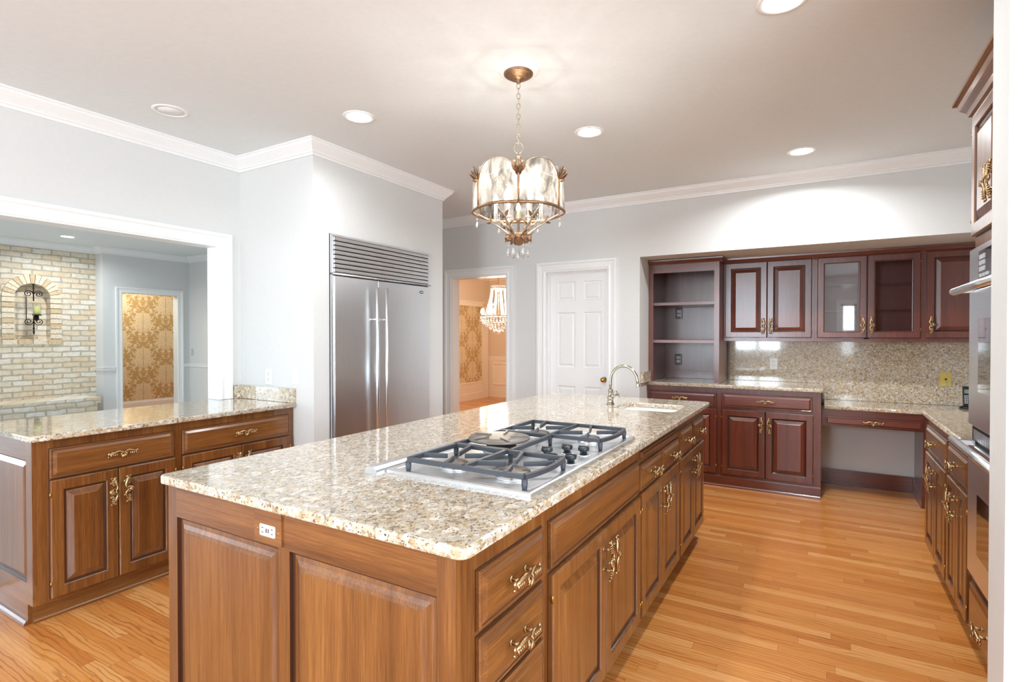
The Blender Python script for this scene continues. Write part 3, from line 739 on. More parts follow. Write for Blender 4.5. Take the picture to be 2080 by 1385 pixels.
# end panel facing the camera (built in world coordinates, front towards -y)
ep = MB(); Y0 = 0.985
ZB = 0.10
def epbox(x0, z0, x1, z1, m): ep.box(x0, Y0 - 0.020, z0, x1, Y0, z1, m)
epbox(-1.886, ZB, -1.835, ZI, 0); epbox(-1.318, ZB, -1.270, 0.800, 0); epbox(-0.757, ZB, -0.7045, ZI, 0)
epbox(-1.835, 0.800, -0.757, ZI, 1); epbox(-1.835, ZB, -1.318, 0.22, 1); epbox(-1.270, ZB, -0.757, 0.22, 1)
for a, b in ((-1.835, -1.318), (-1.270, -0.757)):
    ep.rings(a + 0.0006, 0.2206, b - 0.0006, 0.7994, [(0, Y0 - 0.020, 2), (0.0, Y0 - 0.010, 2), (0.009, Y0 - 0.009, 2), (0.012, Y0 - 0.0095, 0), (0.022, Y0 - 0.011, 0), (0.034, Y0 - 0.016, 0), (0.045, Y0 - 0.018, 0), (0.047, Y0 - 0.020, 0)], 0)
epo = ep.build('end_panel', ['walnut_wood_z', 'walnut_wood_y', 'dark_glaze'], u1, world=True)
u2 = base_unit('widest island cabinet with two tall doors beneath the cooktop', (IX, 1.408, 0), R90, 'w', 0.927, IW, 0.10, ZI, GI)
drawer(u2, 'w', 0.023, 0.700, 0.912, 0.841, None, 'false_drawer_front')
door(u2, 'w', 0.023, 0.13, 0.477, 0.682, 'R', 0.578); door(u2, 'w', 0.480, 0.13, 0.914, 0.682, 'L', 0.578)
u3 = base_unit('island cabinet with a slim pull-out board above its two drawers', (IX, 2.335, 0), R90, 'w', 0.757, IW, 0.10, ZI, GI)
drawer(u3, 'w', 0.012, 0.700, 0.362, 0.818, 0.187); drawer(u3, 'w', 0.385, 0.700, 0.739, 0.818, 0.562)
drawer(u3, 'w', 0.030, 0.846, 0.720, 0.872, None, 'pullout_board', slim=True)
door(u3, 'w', 0.012, 0.13, 0.363, 0.688, 'R', 0.586); door(u3, 'w', 0.366, 0.13, 0.735, 0.688, 'L', 0.586)
u4 = base_unit('farthest island cabinet with two drawers below the sink corner', (IX, 3.092, 0), R90, 'w', 0.768, IW, 0.10, ZI, GI, hole=(0.10, 0.58, 0.022, 0.50, 0.72))
drawer(u4, 'w', 0.015, 0.700, 0.338, 0.852, 0.177); drawer(u4, 'w', 0.375, 0.700, 0.693, 0.852, 0.534)
door(u4, 'w', 0.015, 0.13, 0.352, 0.688, 'R', 0.589); door(u4, 'w', 0.356, 0.13, 0.695, 0.688, 'L', 0.589)
ZC = 0.935
SX0, SX1, SY0, SY1 = -1.150, -0.768, 3.255, 3.610
ctr = slab('island_countertop', [rrect(-1.905, 0.943, -0.665, 3.905, [0.03, 0.04, 0.04, 0.02]), rrect(SX0, SY0, SX1, SY1, 0.05)], ZI, ZC, 'granite', 0.006)
tag(ctr, 'long speckled beige granite countertop on the kitchen island', 'countertop')
# sink bowl
so = [(x, y) for x, y in rrect(SX0 - 0.004, SY0 - 0.004, SX1 + 0.004, SY1 + 0.004, 0.055)]
sk = MB(); prev = None
for (ins, z) in ((-0.03, ZI - 0.001), (0.0, ZI - 0.001), (0.004, ZI - 0.02), (0.012, 0.80), (0.04, 0.785), (0.1, 0.782)):
    pts = rrect(SX0 - 0.004 + ins, SY0 - 0.004 + ins, SX1 + 0.004 - ins, SY1 + 0.004 - ins, max(0.02, 0.055 - ins * 0.3))
    kk = sk.add([(x, y, z) for x, y in pts]); nn_ = len(pts)
    if prev is not None:
        for i in range(nn_): j = (i + 1) % nn_; sk.face((prev + i, prev + j, kk + j, kk + i), 0, True)
    prev = kk
sk.face([prev + i for i in range(nn_)], 0)
# keep the bowl inside a cabinet cavity: the bowl is a shell, cavity cut below
sink = tag(sk.build('sink', 'porcelain', fix=False), 'small white undermount sink set in the island granite', 'sink')
MB().lathe(((SX0 + SX1) / 2, (SY0 + SY1) / 2, 0.783), [(0.0, 0.003), (0.03, 0.003), (0.04, 0.0)], 16).build('drain', 'satin_nickel', sink)
# faucet
fx, fy = -1.222, 3.428
fa = thing('faucet', 'tall gooseneck faucet in satin nickel beside the island sink', 'faucet', (fx, fy, ZC))
MB().lathe((0, 0, 0), [(0.026, 0), (0.026, 0.006), (0.020, 0.012), (0.019, 0.03), (0.022, 0.04), (0.022, 0.05), (0.016, 0.058), (0.014, 0.085), (0.017, 0.09), (0.017, 0.097), (0.010, 0.104)], 20).build('base', 'satin_nickel', fa)
arc = [(0, 0, 0.09), (0, 0, 0.135)]
for i in range(17):
    a = pi - i / 16 * pi * 0.97; arc.append((0.092 + 0.092 * cos(a), 0, 0.155 + 0.105 * sin(a)))
arc += [(0.187, 0, 0.145)]
MB().tube(arc, 0.0095, 12).lathe((0.187, 0, 0.125), [(0.012, 0), (0.013, 0.006), (0.011, 0.012), (0.0125, 0.018), (0.0095, 0.024)], 14).build('spout', 'satin_nickel', fa)
for (dx, dy, dz) in ((0.055, 0.018, 0.055), (0.030, -0.035, 0.058)):
    hb = MB(); d = Vector((dx, dy, 0.028)).normalized(); p0 = Vector((0, 0, 0.045)); p1 = p0 + d * 0.055
    hb.tube([p0, p0 + d * 0.02, p0 + d * 0.03, p1], [0.012, 0.010, 0.0075, 0.009], 12)
    e1 = d.orthogonal().normalized(); e2 = d.cross(e1).normalized()
    for a in range(4):
        q = e1 * cos(a * R90 + 0.5) + e2 * sin(a * R90 + 0.5)
        hb.tube([p1, p1 + q * 0.02], 0.0035, 8); hb.ball(p1 + q * 0.022, 0.005, 8)
    hb.ball(p1 + d * 0.004, 0.007, 8); hb.build('cross_handle', 'satin_nickel', fa)
# island outlet
ou = thing('electrical_outlet', 'white outlet on a brown wooden plate in the island end', 'outlet', (-1.358, Y0 - 0.020, 0.843), 0, None)
MB().box(-0.060, -0.005, -0.036, 0.060, 0.0, 0.058).build('plate', 'walnut_wood_x', ou)
MB().prism(rrect(-0.034, -0.0165, 0.034, 0.0165, 0.004, 3), -0.0065, -0.003, 'y').build('receptacle', 'white_plastic', ou)
sl = MB()
for s_ in (-1, 1):
    for q in (-1, 1): sl.box(s_ * 0.021 - 0.004, -0.0069, q * 0.0065 - 0.0012, s_ * 0.021 + 0.004, -0.0064, q * 0.0065 + 0.0012)
sl.box(-0.006, -0.0072, -0.006, -0.002, -0.0064, 0.006)
sl.build('slots', 'hole_dark', ou)
MB().box(0.003, -0.0072, -0.006, 0.007, -0.0064, 0.006).build('reset_button', 'red_interior', ou)
for x in (-0.045, 0.047): MB().ball((x, -0.004, 0), 0.0035, 8, sc=(1, 0.6, 1)).build('screw', 'screw_brass', ou)

# --- cooktop
CX0, CX1, CY0, CY1 = -1.262, -0.715, 1.340, 2.330
ck = thing('gas_cooktop', 'stainless steel gas cooktop with black iron grates set in the island', 'cooktop', ((CX0 + CX1) / 2, CY0, ZC))
def W3(mb, name, mat, par=ck): return mb.build(name, mat, par, world=True)
mb = MB(); q = [(CX0, CY0), (CX1, CY0), (CX1, CY1), (CX0, CY1)]
prev = None
for ins, z in ((0, 0.0), (0, 0.010), (0.004, 0.014), (0.022, 0.015), (0.026, 0.012)):
    kk = mb.add([(CX0 + ins, CY0 + ins, ZC + z), (CX1 - ins, CY0 + ins, ZC + z), (CX1 - ins, CY1 - ins, ZC + z), (CX0 + ins, CY1 - ins, ZC + z)])
    if prev is not None:
        for i in range(4): j = (i + 1) % 4; mb.face((prev + i, prev + j, kk + j, kk + i))
    prev = kk
mb.face([prev + i for i in range(4)])
W3(mb, 'tray', 'steel_y')
TZ = ZC + 0.012
def burner(x, y, r):
    mb = MB().lathe((x, y, TZ), [(r * 1.25, 0), (r * 1.2, 0.006), (r * 0.9, 0.008), (r * 0.9, 0.014)], 24).lathe((x, y, TZ + 0.014), [(r, 0), (r, 0.006), (r * 0.9, 0.009), (0.0, 0.010)], 24, m=1)
    W3(mb, 'burner', ['steel_x', 'burner_cap'])
BP = [(-1.075, 1.475, 0.042), (-0.845, 1.475, 0.052), (-1.085, 2.115, 0.045), (-0.845, 2.115, 0.042), (-1.085, 1.79, 0.06)]
for b in BP: burner(*b)
GZ = TZ + 0.036
def bar(mb, a, b, w=0.012, h=0.014, w2=None):
    a, b = Vector(a), Vector(b); d = (b - a).normalized(); s_ = Vector((-d.y, d.x, 0)); w2 = w2 or w
    vs = []
    for p, ww in ((a, w), (b, w2)):
        for sg in (-1, 1):
            for zz in (0, h): vs.append(p + s_ * sg * ww / 2 + Vector((0, 0, zz)))
    k = mb.add(vs)
    for f in ((0, 2, 3, 1), (4, 5, 7, 6), (0, 1, 5, 4), (2, 6, 7, 3), (1, 3, 7, 5), (0, 4, 6, 2)): mb.face([k + i for i in f])
def grate(x0, x1, y0, y1, burners, split=None, name='grate'):
    mb = MB(); z = GZ - 0.004
    # right end bowed outwards
    end = [(x1 + 0.018 * (1 - ((t_ - 0.5) * 2) ** 2), y0 + (y1 - y0) * t_, z) for t_ in [i / 8 for i in range(9)]]
    loop = [(x0, y0, z)] + end + [(x0, y1, z)]
    for i in range(len(loop)): bar(mb, loop[i], loop[(i + 1) % len(loop)], 0.014)
    if split: bar(mb, (split, y0, z), (split, y1, z), 0.014)
    cells = [(x0, split), (split, x1)] if split else [(x0, x1)]
    for (a, b), (bx, by) in zip(cells, burners):
        my = (y0 + y1) / 2
        hw, hh_ = (b - a), (y1 - y0)
        for p in ((a, y0 + 0.28 * hh_), (a + 0.30 * hw, y1), (b, y1 - 0.28 * hh_), (b - 0.30 * hw, y0)):
            d = Vector((bx - p[0], by - p[1], 0)); L_ = d.length; d.normalize()
            e = Vector((p[0], p[1], z)) + d * (L_ - 0.030)
            bar(mb, (p[0], p[1], z), e, 0.013, 0.015, 0.007)
    for (fx_, fy_) in ((x0, y0), (x0, y1), (x1, y0), (x1, y1)):
        mb.lathe((fx_, fy_, TZ), [(0.007, 0), (0.009, 0.01), (0.010, z - TZ + 0.002)], 8)
    W3(mb, name, 'cast_iron')
grate(-1.185, -0.745, 1.360, 1.628, [(-1.075, 1.475), (-0.845, 1.475)], -0.965)
grate(-1.195, -0.745, 1.975, 2.265, [(-1.085, 2.115), (-0.845, 2.115)], -0.965)
mb = MB(); z = GZ - 0.004
for a, b in (((-1.195, 1.640, z), (-0.955, 1.640, z)), ((-0.955, 1.640, z), (-0.955, 1.960, z)), ((-0.955, 1.960, z), (-1.195, 1.960, z)), ((-1.195, 1.960, z), (-1.195, 1.640, z))): bar(mb, a, b, 0.014)
for (a, b) in ((-1.195, 1.64), (-0.955, 1.64), (-1.195, 1.96), (-0.955, 1.96)): mb.lathe((a, b, TZ), [(0.007, 0), (0.010, z - TZ + 0.002)], 8)
W3(mb, 'grate', 'cast_iron')
mb = MB().lathe((-1.095, 1.79, GZ + 0.006), [(0.118, 0), (0.122, 0.004), (0.120, 0.010), (0.06, 0.012), (0.0, 0.012)], 36)
for i in range(5):
    a = i * 2 * pi / 5 + 0.4; bar(mb, (-1.095 + 0.045 * cos(a), 1.79 + 0.045 * sin(a), GZ + 0.0175), (-1.095 + 0.115 * cos(a + 0.15), 1.79 + 0.115 * sin(a + 0.15), GZ + 0.0175), 0.008, 0.005)
W3(mb, 'simmer_plate', 'burner_cap')
for (x, y) in ((-0.885, 1.790), (-0.825, 1.705), (-0.838, 1.868), (-0.760, 1.725), (-0.772, 1.872)):
    mb = MB().lathe((x, y, TZ), [(0.029, 0), (0.029, 0.003), (0.024, 0.004)], 22, m=1).lathe((x, y, TZ + 0.003), [(0.014, 0), (0.014, 0.012), (0.021, 0.015), (0.0215, 0.026), (0.019, 0.028), (0.0, 0.028)], 22)
    mb.box(x - 0.02, y - 0.003, TZ + 0.03, x + 0.02, y + 0.003, TZ + 0.034)
    W3(mb, 'knob', ['knob_black', 'steel_x'])
# downdraft strip on the left of the cooktop
dv = MB()
dv.prism([(-1.325, ZC), (-1.322, ZC + 0.018), (-1.312, ZC + 0.024), (-1.285, ZC + 0.024), (-1.272, ZC + 0.016), (-1.268, ZC)], 1.300, 2.280, 'y')
tag(dv.build('downdraft_vent', 'steel_y'), 'narrow raised steel downdraft vent along the left edge of the cooktop', 'vent')

# --- peninsula
PX = -3.25; PD = 0.60
p1 = base_unit('peninsula cabinet nearest the free end, with panelled grey-sheened side', (PX, 1.067, 0), R90, 'w', 0.650, PD, 0.10, 0.89, GP, shoe=True)
drawer(p1, 'w', 0.048, 0.700, 0.620, 0.845, 0.348); door(p1, 'w', 0.048, 0.115, 0.336, 0.690, 'R', 0.580); door(p1, 'w', 0.340, 0.115, 0.627, 0.690, 'L', 0.580)
ep = MB(); Y1 = 1.067
ep.box(-3.85, Y1 - 0.018, 0.20, -3.78, Y1, 0.89, 0); ep.box(-3.318, Y1 - 0.018, 0.20, PX, Y1, 0.89, 0); ep.box(-3.78, Y1 - 0.018, 0.795, -3.318, Y1, 0.89, 1); ep.box(-3.85, Y1 - 0.018, 0.10, PX, Y1, 0.20, 1)
ep.box(-3.85, Y1 - 0.018, 0.0, PX - 0.06, Y1, 0.10, 1)
ep.prism([(Y1 - 0.018, 0), (Y1 - 0.036, 0), (Y1 - 0.034, 0.012), (Y1 - 0.026, 0.021), (Y1 - 0.018, 0.025)], -3.85, PX - 0.055, 'x', 1)
ep.rings(-3.7794, 0.2006, -3.3186, 0.7944, [(0, Y1 - 0.018, 2), (0.004, Y1 - 0.006, 2), (0.012, Y1 - 0.005, 2), (0.030, Y1 - 0.014, 0), (0.036, Y1 - 0.016, 0)], 0)
ep.build('end_panel', ['walnut_wood_z', 'walnut_wood_y', 'dark_glaze'], p1, world=True)
p2 = base_unit('peninsula cabinet against the white wall, partly hidden behind the island', (PX, 1.717, 0), R90, 'w', 0.785, PD, 0.10, 0.89, GP, shoe=True)
drawer(p2, 'w', 0.021, 0.700, 0.749, 0.843, 0.400); door(p2, 'w', 0.021, 0.115, 0.386, 0.690, 'R', 0.580); door(p2, 'w', 0.390, 0.115, 0.749, 0.690, 'L', 0.580)
poly = rrect(-3.965, 1.03, -3.213, 2.502, [0.02, 0, 0, 0], 5)
poly = [p for p in poly if not (p[0] < -3.9 and p[1] > 2.4)]
i_ = max(range(len(poly)), key=lambda i: (poly[i][1], poly[i][0]))
poly = poly[:i_ + 1] + [(-3.852, 2.502), (-3.852, 2.320), (-3.965, 2.320)] + poly[i_ + 1:]
pc = slab('peninsula_countertop', [poly], 0.89, 0.92, 'granite', 0.006)
tag(pc, 'speckled granite countertop on the left peninsula in front of the wide opening', 'countertop')
bs = MB().box(-3.85, 2.475, 0.922, -3.222, 2.504, 1.022)
bs.box(-3.85, 2.432, 0.922, -3.825, 2.475, 1.022)
tag(bs.build('granite_upstand', 'granite'), 'low granite upstand where the peninsula counter meets the white wall', 'backsplash')

# --- niche base cabinets
BF = 5.26
b1 = base_unit('reddish base cabinet below the open bookcase, half hidden by the island', (NL + 0.001, BF, 0), 0, 'c', 0.690, 0.615, 0.10, 0.910, GN, toe=0.0)
drawer(b1, 'c', 0.022, 0.735, 0.650, 0.858, 0.324); door(b1, 'c', 0.022, 0.118, 0.334, 0.712, 'R', 0.595); door(b1, 'c', 0.338, 0.118, 0.650, 0.712, 'L', 0.595)
b2 = base_unit('reddish base cabinet with one wide drawer, next to the desk kneehole', (NL + 0.692, BF, 0), 0, 'c', 0.804, 0.615, 0.10, 0.910, GN, toe=0.0)
drawer(b2, 'c', 0.010, 0.737, 0.738, 0.862, 0.376); door(b2, 'c', 0.010, 0.118, 0.372, 0.712, 'R', 0.597); door(b2, 'c', 0.376, 0.118, 0.746, 0.712, 'L', 0.597)
for b, w in ((b1, 0.690), (b2, 0.804)):
    MB().prism([(-0.001, 0)] + [(-0.010 - 0.016 * cos(i * pi / 12), 0.022 * sin(i * pi / 12)) for i in range(7)] + [(-0.010, 0.085), (-0.006, 0.098), (-0.001, 0.1)], 0, w, 'x').build('plinth_moulding', 'cherry_wood_x', b)
nc = slab('niche_countertop', [rrect(NL + 0.002, 5.222, 0.018, 5.852, [0.01, 0, 0, 0], 3)], 0.910, 0.943, 'granite', 0.006)
tag(nc, 'raised granite counter under the bookcase and wall cabinets in the niche', 'countertop')
tag(MB().box(NL + 0.002, 5.03, 0.945, NL + 0.030, 5.296, 1.045).build('granite_upstand', 'granite'), 'short granite upstand on the niche side beside the bookcase', 'backsplash')
# backsplash
tag(MB().box(-0.812, 5.856, 0.945, 0.012, 5.878, 1.338).box(0.012, 5.856, 0.795, RX - 0.004, 5.878, 1.338).build('granite_backsplash', 'granite'),
    'polished speckled granite backsplash under the wall cabinets', 'backsplash')
# --- desk
dk = thing('desk', 'built-in reddish desk apron with slim drawer over an open kneehole', 'desk', (0.004, 5.385, 0))
MB().box(0, 0, 0.615, 0.712, 0.46, 0.758).build('apron', 'cherry_wood_x', dk)
drawer(dk, 'c', 0.030, 0.626, 0.708, 0.698, 0.375, slim=True)
mb = MB().box(0.712, 0, 0.0, 1.190, 0.46, 0.758)
mb.prism([(0.700, 0), (0.702, 0.012), (0.708, 0.02), (0.712, 0.024), (0.712, 0)], 0, 0.455, 'y'); mb.box(0.704, -0.008, 0, 1.190, 0, 0.10).box(0.704, 0, 0.0, 0.712, 0.455, 0.10)
mb.build('side_cabinet', 'cherry_wood_z', dk)
dc = slab('desk_countertop', [rrect(0.022, 5.350, RX - 0.004, 5.852, [0, 0, 0, 0])], 0.760, 0.793, 'granite', 0.006)
tag(dc, 'lower granite desk counter carrying the phone at the right end of the niche', 'countertop')
# --- bookcase
BC0, BC1, BCF, BCB, BCT = NL + 0.003, -0.828, 5.300, 5.870, 2.105
bc = thing('bookcase', 'open reddish wooden bookcase with two shelves standing on the niche counter', 'bookcase', (BC0, BCF, 0.945))
w = BC1 - BC0; D = BCB - BCF; Hh = BCT - 0.945
MB().box(0, 0, 0, 0.045, 0.02, Hh).box(w - 0.045, 0, 0, w, 0.02, Hh).box(0, 0.02, 0, 0.02, D, Hh).box(w - 0.02, 0.02, 0, w, D, Hh).build('side_panels', 'cherry_wood_z', bc)
MB().box(0.045, 0, Hh - 0.095, w - 0.045, 0.02, Hh).box(0.02, 0.02, Hh - 0.02, w - 0.02, D, Hh).build('top_rail', 'cherry_wood_x', bc)
MB().box(0.02, D - 0.012, 0, w - 0.02, D, Hh - 0.02).box(0.02, D - 0.022, 0.0, w - 0.02, D - 0.012, 0.075).build('back_panel', 'cherry_wood_z', bc)
for z in (1.325, 1.692): MB().box(0.021, 0.004, z - 0.945, w - 0.021, D - 0.013, z - 0.945 + 0.027).build('shelf', 'cherry_wood_x', bc)
CRW = [(0, 0), (0, -0.045), (0.006, -0.045), (0.010, -0.036), (0.022, -0.026), (0.030, -0.014), (0.036, -0.012), (0.038, 0.0)]
CRW = [(u_, v_ + 0.0) for u_, v_ in CRW]
MB().sweep([(0.0, 0, Hh + 0.028), (w, 0, Hh + 0.028), (w, D - 0.1, Hh + 0.028)], CRW, (0, 0, 1), side=-1).box(0, 0, Hh, w, D - 0.1, Hh + 0.028).build('crown', 'cherry_wood_x', bc)
# --- wall cabinets
UF, UZ0, UZ1 = 5.55, 1.343, 2.098
GU = 'niche wall cabinets'
def upper(label, x0, x1, hollow=False):
    t = thing('wall_cabinet', label, 'cabinet', (x0, UF, UZ0), 0, GU); w = x1 - x0; H = UZ1 - UZ0; d = NB - UF - 0.004
    mb = MB()
    if hollow:
        mb.box(0, 0, 0, w, d, 0.022).box(0, 0, H - 0.02, w, d, H).box(0, 0.02, 0.022, 0.018, d, H - 0.02).box(w - 0.018, 0.02, 0.022, w, d, H - 0.02)
        mb.box(0, 0, 0.022, 0.036, 0.02, H - 0.02).box(w - 0.036, 0, 0.022, w, 0.02, H - 0.02).box(w / 2 - 0.02, 0, 0.022, w / 2 + 0.02, 0.02, H - 0.02).box(0.036, 0, H - 0.05, w - 0.036, 0.02, H - 0.02).box(0.036, 0, 0.022, w - 0.036, 0.02, 0.04)
        mb.build('body', 'cherry_wood_z', t)
        MB().box(0.018, d - 0.01, 0.022, w - 0.018, d - 0.001, H - 0.02).box(0.0182, 0.03, 0.022, 0.024, d - 0.01, H - 0.02).box(w - 0.024, 0.03, 0.022, w - 0.0182, d - 0.01, H - 0.02).build('lining', 'red_interior', t)
        for z in (0.27, 0.50): MB().box(0.026, 0.04, z, w - 0.026, d - 0.012, z + 0.006).build('glass_shelf', 'clear_glass', t)
    else: mb.box(0, 0, 0, w, d, H).build('body', 'cherry_wood_z', t)
    MB().sweep([(0, 0, H + 0.040), (w, 0, H + 0.040)], [(u_, v_ * 1.25) for u_, v_ in CRW], (0, 0, 1), side=-1).box(0, 0, H, w, d, H + 0.040).build('crown', 'cherry_wood_x', t)
    return t
DZ0u, DZ1u = 1.377 - UZ0, 2.088 - UZ0; HZu = 1.485 - UZ0
c1_ = upper('wall cabinet with two solid panel doors, beside the bookcase', -0.826, -0.054)
door(c1_, 'c', 0.018, DZ0u, 0.382, DZ1u, 'R', HZu); door(c1_, 'c', 0.386, DZ0u, 0.748, DZ1u, 'L', HZu)
c2_ = upper('wall cabinet with two glass doors and a dark red interior', -0.053, 0.730, True)
door(c2_, 'c', 0.022, DZ0u, 0.392, DZ1u, 'R', HZu, glass=True); door(c2_, 'c', 0.397, DZ0u, 0.765, DZ1u, 'L', HZu, glass=True)
c3_ = upper('rightmost wall cabinet with a single panel door, next to the oven tower', 0.731, RX - 0.003)
door(c3_, 'c', 0.019, DZ0u, 0.440, DZ1u, 'L', HZu)
# --- right run
XR = 0.575; DR = RX - XR - 0.005; YR = 4.12
RM = -pi / 2
r1 = base_unit('right hand base cabinet at the far end, one drawer over two narrow doors', (XR, YR, 0), RM, 'w', 0.64, DR, 0.10, 0.905, GR)
drawer(r1, 'w', 0.022, 0.705, 0.620, 0.852, 0.310); door(r1, 'w', 0.022, 0.13, 0.318, 0.690, 'R', 0.585); door(r1, 'w', 0.322, 0.13, 0.620, 0.690, 'L', 0.585)
r2 = base_unit('right hand base cabinet directly beside the oven tower', (XR, YR - 0.64, 0), RM, 'w', 0.47, DR, 0.10, 0.905, GR)
drawer(r2, 'w', 0.022, 0.705, 0.455, 0.852, 0.235); door(r2, 'w', 0.022, 0.13, 0.237, 0.690, 'R', 0.585); door(r2, 'w', 0.241, 0.13, 0.455, 0.690, 'L', 0.585)
rc = slab('right_countertop', [rrect(XR - 0.033, 3.013, RX - 0.004, YR + 0.06, [0, 0, 0.02, 0])], 0.905, 0.935, 'granite', 0.006)
tag(rc, 'granite countertop of the right hand cabinets, ending at the oven tower', 'countertop')
# --- oven tower
TY = 3.008; TW = 0.84
tw = thing('oven_cabinet', 'tall brown cabinet tower housing the wall ovens, topped with crown moulding', 'cabinet', (XR, TY, 0), RM)
MB().box(0, 0, 0.10, TW, DR, 0.375).box(0, 0, 1.765, TW, DR, 2.36).box(0, 0, 0.375, 0.035, DR, 1.765).box(TW - 0.035, 0, 0.375, TW, DR, 1.765).box(0.035, DR - 0.02, 0.375, TW - 0.035, DR, 1.765).build('body', 'walnut_wood_z', tw)
MB().box(0, 0.06, 0, TW, DR, 0.10).build('toe_kick', 'walnut_wood_x', tw)
CT = [(0, 0), (0, -0.10), (0.010, -0.10), (0.012, -0.085), (0.024, -0.080), (0.030, -0.060), (0.050, -0.040), (0.056, -0.018), (0.072, -0.012), (0.072, 0)]
MB().sweep([(0, DR - 0.05, 2.43), (0, 0, 2.43), (TW, 0, 2.43)], CT, (0, 0, 1), side=-1).box(0, 0, 2.36, TW, DR - 0.05, 2.43).build('crown', 'walnut_wood_x', tw)
door(tw, 'w', 0.018, 1.822, 0.418, 2.33, 'R', 1.97); door(tw, 'w', 0.422, 1.822, TW - 0.018, 2.33, 'L', 1.97)
drawer(tw, 'w', 0.020, 0.13, TW - 0.020, 0.335, 0.30)
ov = thing('double_wall_oven', 'stainless steel double wall oven with bar handles built into the tall cabinet', 'oven', (XR, TY - 0.04, 0.38), RM)
OW = TW - 0.08; oz = 0.38
MB().box(0, 0.0, 0, OW, 0.5, 1.378).build('case', 'dark_metal', ov)
mb = MB().box(0, -0.026, 1.215, OW, 0, 1.378); mb.build('control_panel', 'steel_x', ov)
MB().box(0.16, -0.028, 1.245, 0.60, -0.0255, 1.355).build('display', 'oven_black_glass', ov)
kp = MB()
for i in range(4):
    for j in range(3): kp.box(0.178 + i * 0.021, -0.030, 1.272 + j * 0.024, 0.194 + i * 0.021, -0.0275, 1.290 + j * 0.024)
for i in range(3): kp.box(0.178 + i * 0.05, -0.030, 1.250, 0.215 + i * 0.05, -0.0275, 1.262)
kp.build('keypad', 'grey_key', ov)
def ovendoor(z0, z1, w0, w1, hz):
    o = MB().rings(0, z0, OW, z1, [(0, 0), (0, -0.022), (0.004, -0.026), (0.05, -0.026), (0.06, -0.026)], 0).build('door', 'steel_x', ov)
    MB().box(0.165, -0.028, w0, OW - 0.165, -0.0255, w1).build('window', 'oven_black_glass', o)
    h = MB().tube([(0.02, -0.082, hz), (OW - 0.02, -0.082, hz)], 0.0155, 14)
    for x in (0.07, OW - 0.07): h.box(x - 0.02, -0.078, hz - 0.009, x + 0.02, -0.02, hz + 0.009)
    h.build('handle', 'steel_x', o)
ovendoor(0.640, 1.205, 0.79, 1.085, 1.205); ovendoor(0.012, 0.560, 0.13, 0.375, 0.570)
MB().box(0.0, -0.012, 0.565, OW, -0.001, 0.636).build('vent_panel', 'dark_metal', ov)
v = MB()
for i in range(26): v.box(0.03 + i * 0.0275, -0.015, 0.578, 0.045 + i * 0.0275, -0.0125, 0.622)
v.build('vent_louvers', 'steel_x', ov)

# --- refrigerator
FX = -3.020
fr = thing('refrigerator', 'built-in side-by-side stainless steel refrigerator with a louvered grille on top', 'refrigerator', (FX, FY0, 0), R90)
FWd = FY1 - FY0
MB().box(0.0, 0.012, 0.0, FWd, 0.70, FZ).build('case', 'dark_metal', fr)
MB().box(0, -0.003, 0.08, 0.018, 0.012, FZ).box(FWd - 0.018, -0.003, 0.08, FWd, 0.012, FZ).box(0.018, -0.003, FZ - 0.014, FWd - 0.018, 0.012, FZ).build('trim_frame', 'steel_z', fr)
GZ0, GZ1 = 1.848, FZ - 0.016
gl = MB().box(0.018, 0.006, GZ0, FWd - 0.018, 0.012, GZ1, 1)
nl = 8
for i in range(nl):
    z = GZ0 + (GZ1 - GZ0) * i / nl; hh = (GZ1 - GZ0) / nl
    gl.prism([(0.004, z + 0.003), (-0.015, z + 0.004), (-0.016, z + hh * 0.35), (-0.010, z + hh * 0.90), (0.004, z + hh * 0.93)], 0.020, FWd - 0.020, 'x', 0)
gl.build('grille', ['steel_x', 'hole_dark'], fr)
MB().box(0.0, -0.016, 1.832, FWd, 0.010, 1.845).tube([(0.0, -0.014, 1.838), (FWd, -0.014, 1.838)], 0.007, 8).build('hinge_rail', 'steel_x', fr)
sp = 3.100 - FY0
fd1 = MB().rings(0.020, 0.10, sp - 0.002, 1.824, [(0, 0.01), (0, -0.010), (0.003, -0.012)], 0).build('door', 'steel_z', fr)
fd2 = MB().rings(sp + 0.002, 0.10, FWd - 0.020, 1.824, [(0, 0.01), (0, -0.010), (0.003, -0.012)], 0).build('door', 'steel_z', fr)
for o, x in ((fd1, sp - 0.058), (fd2, sp + 0.045)):
    h = MB().tube([(x, -0.062, 0.35), (x, -0.062, 1.765)], 0.0115, 12)
    for z in (0.60, 1.52): h.tube([(x, -0.010, z), (x, -0.062, z)], 0.008, 8)
    h.build('handle', 'steel_z', o)
bdg = MB().prism([(0.978 + 0.026 * cos(a * pi / 10), 1.772 + 0.012 * sin(a * pi / 10)) for a in range(20)], -0.0145, -0.012, 'y')
bdg.build('badge', 'badge_metal', fd2)
MB().box(0.960, -0.0155, 1.769, 0.996, -0.0143, 1.775).build('badge_mark', 'white_plastic', fd2)

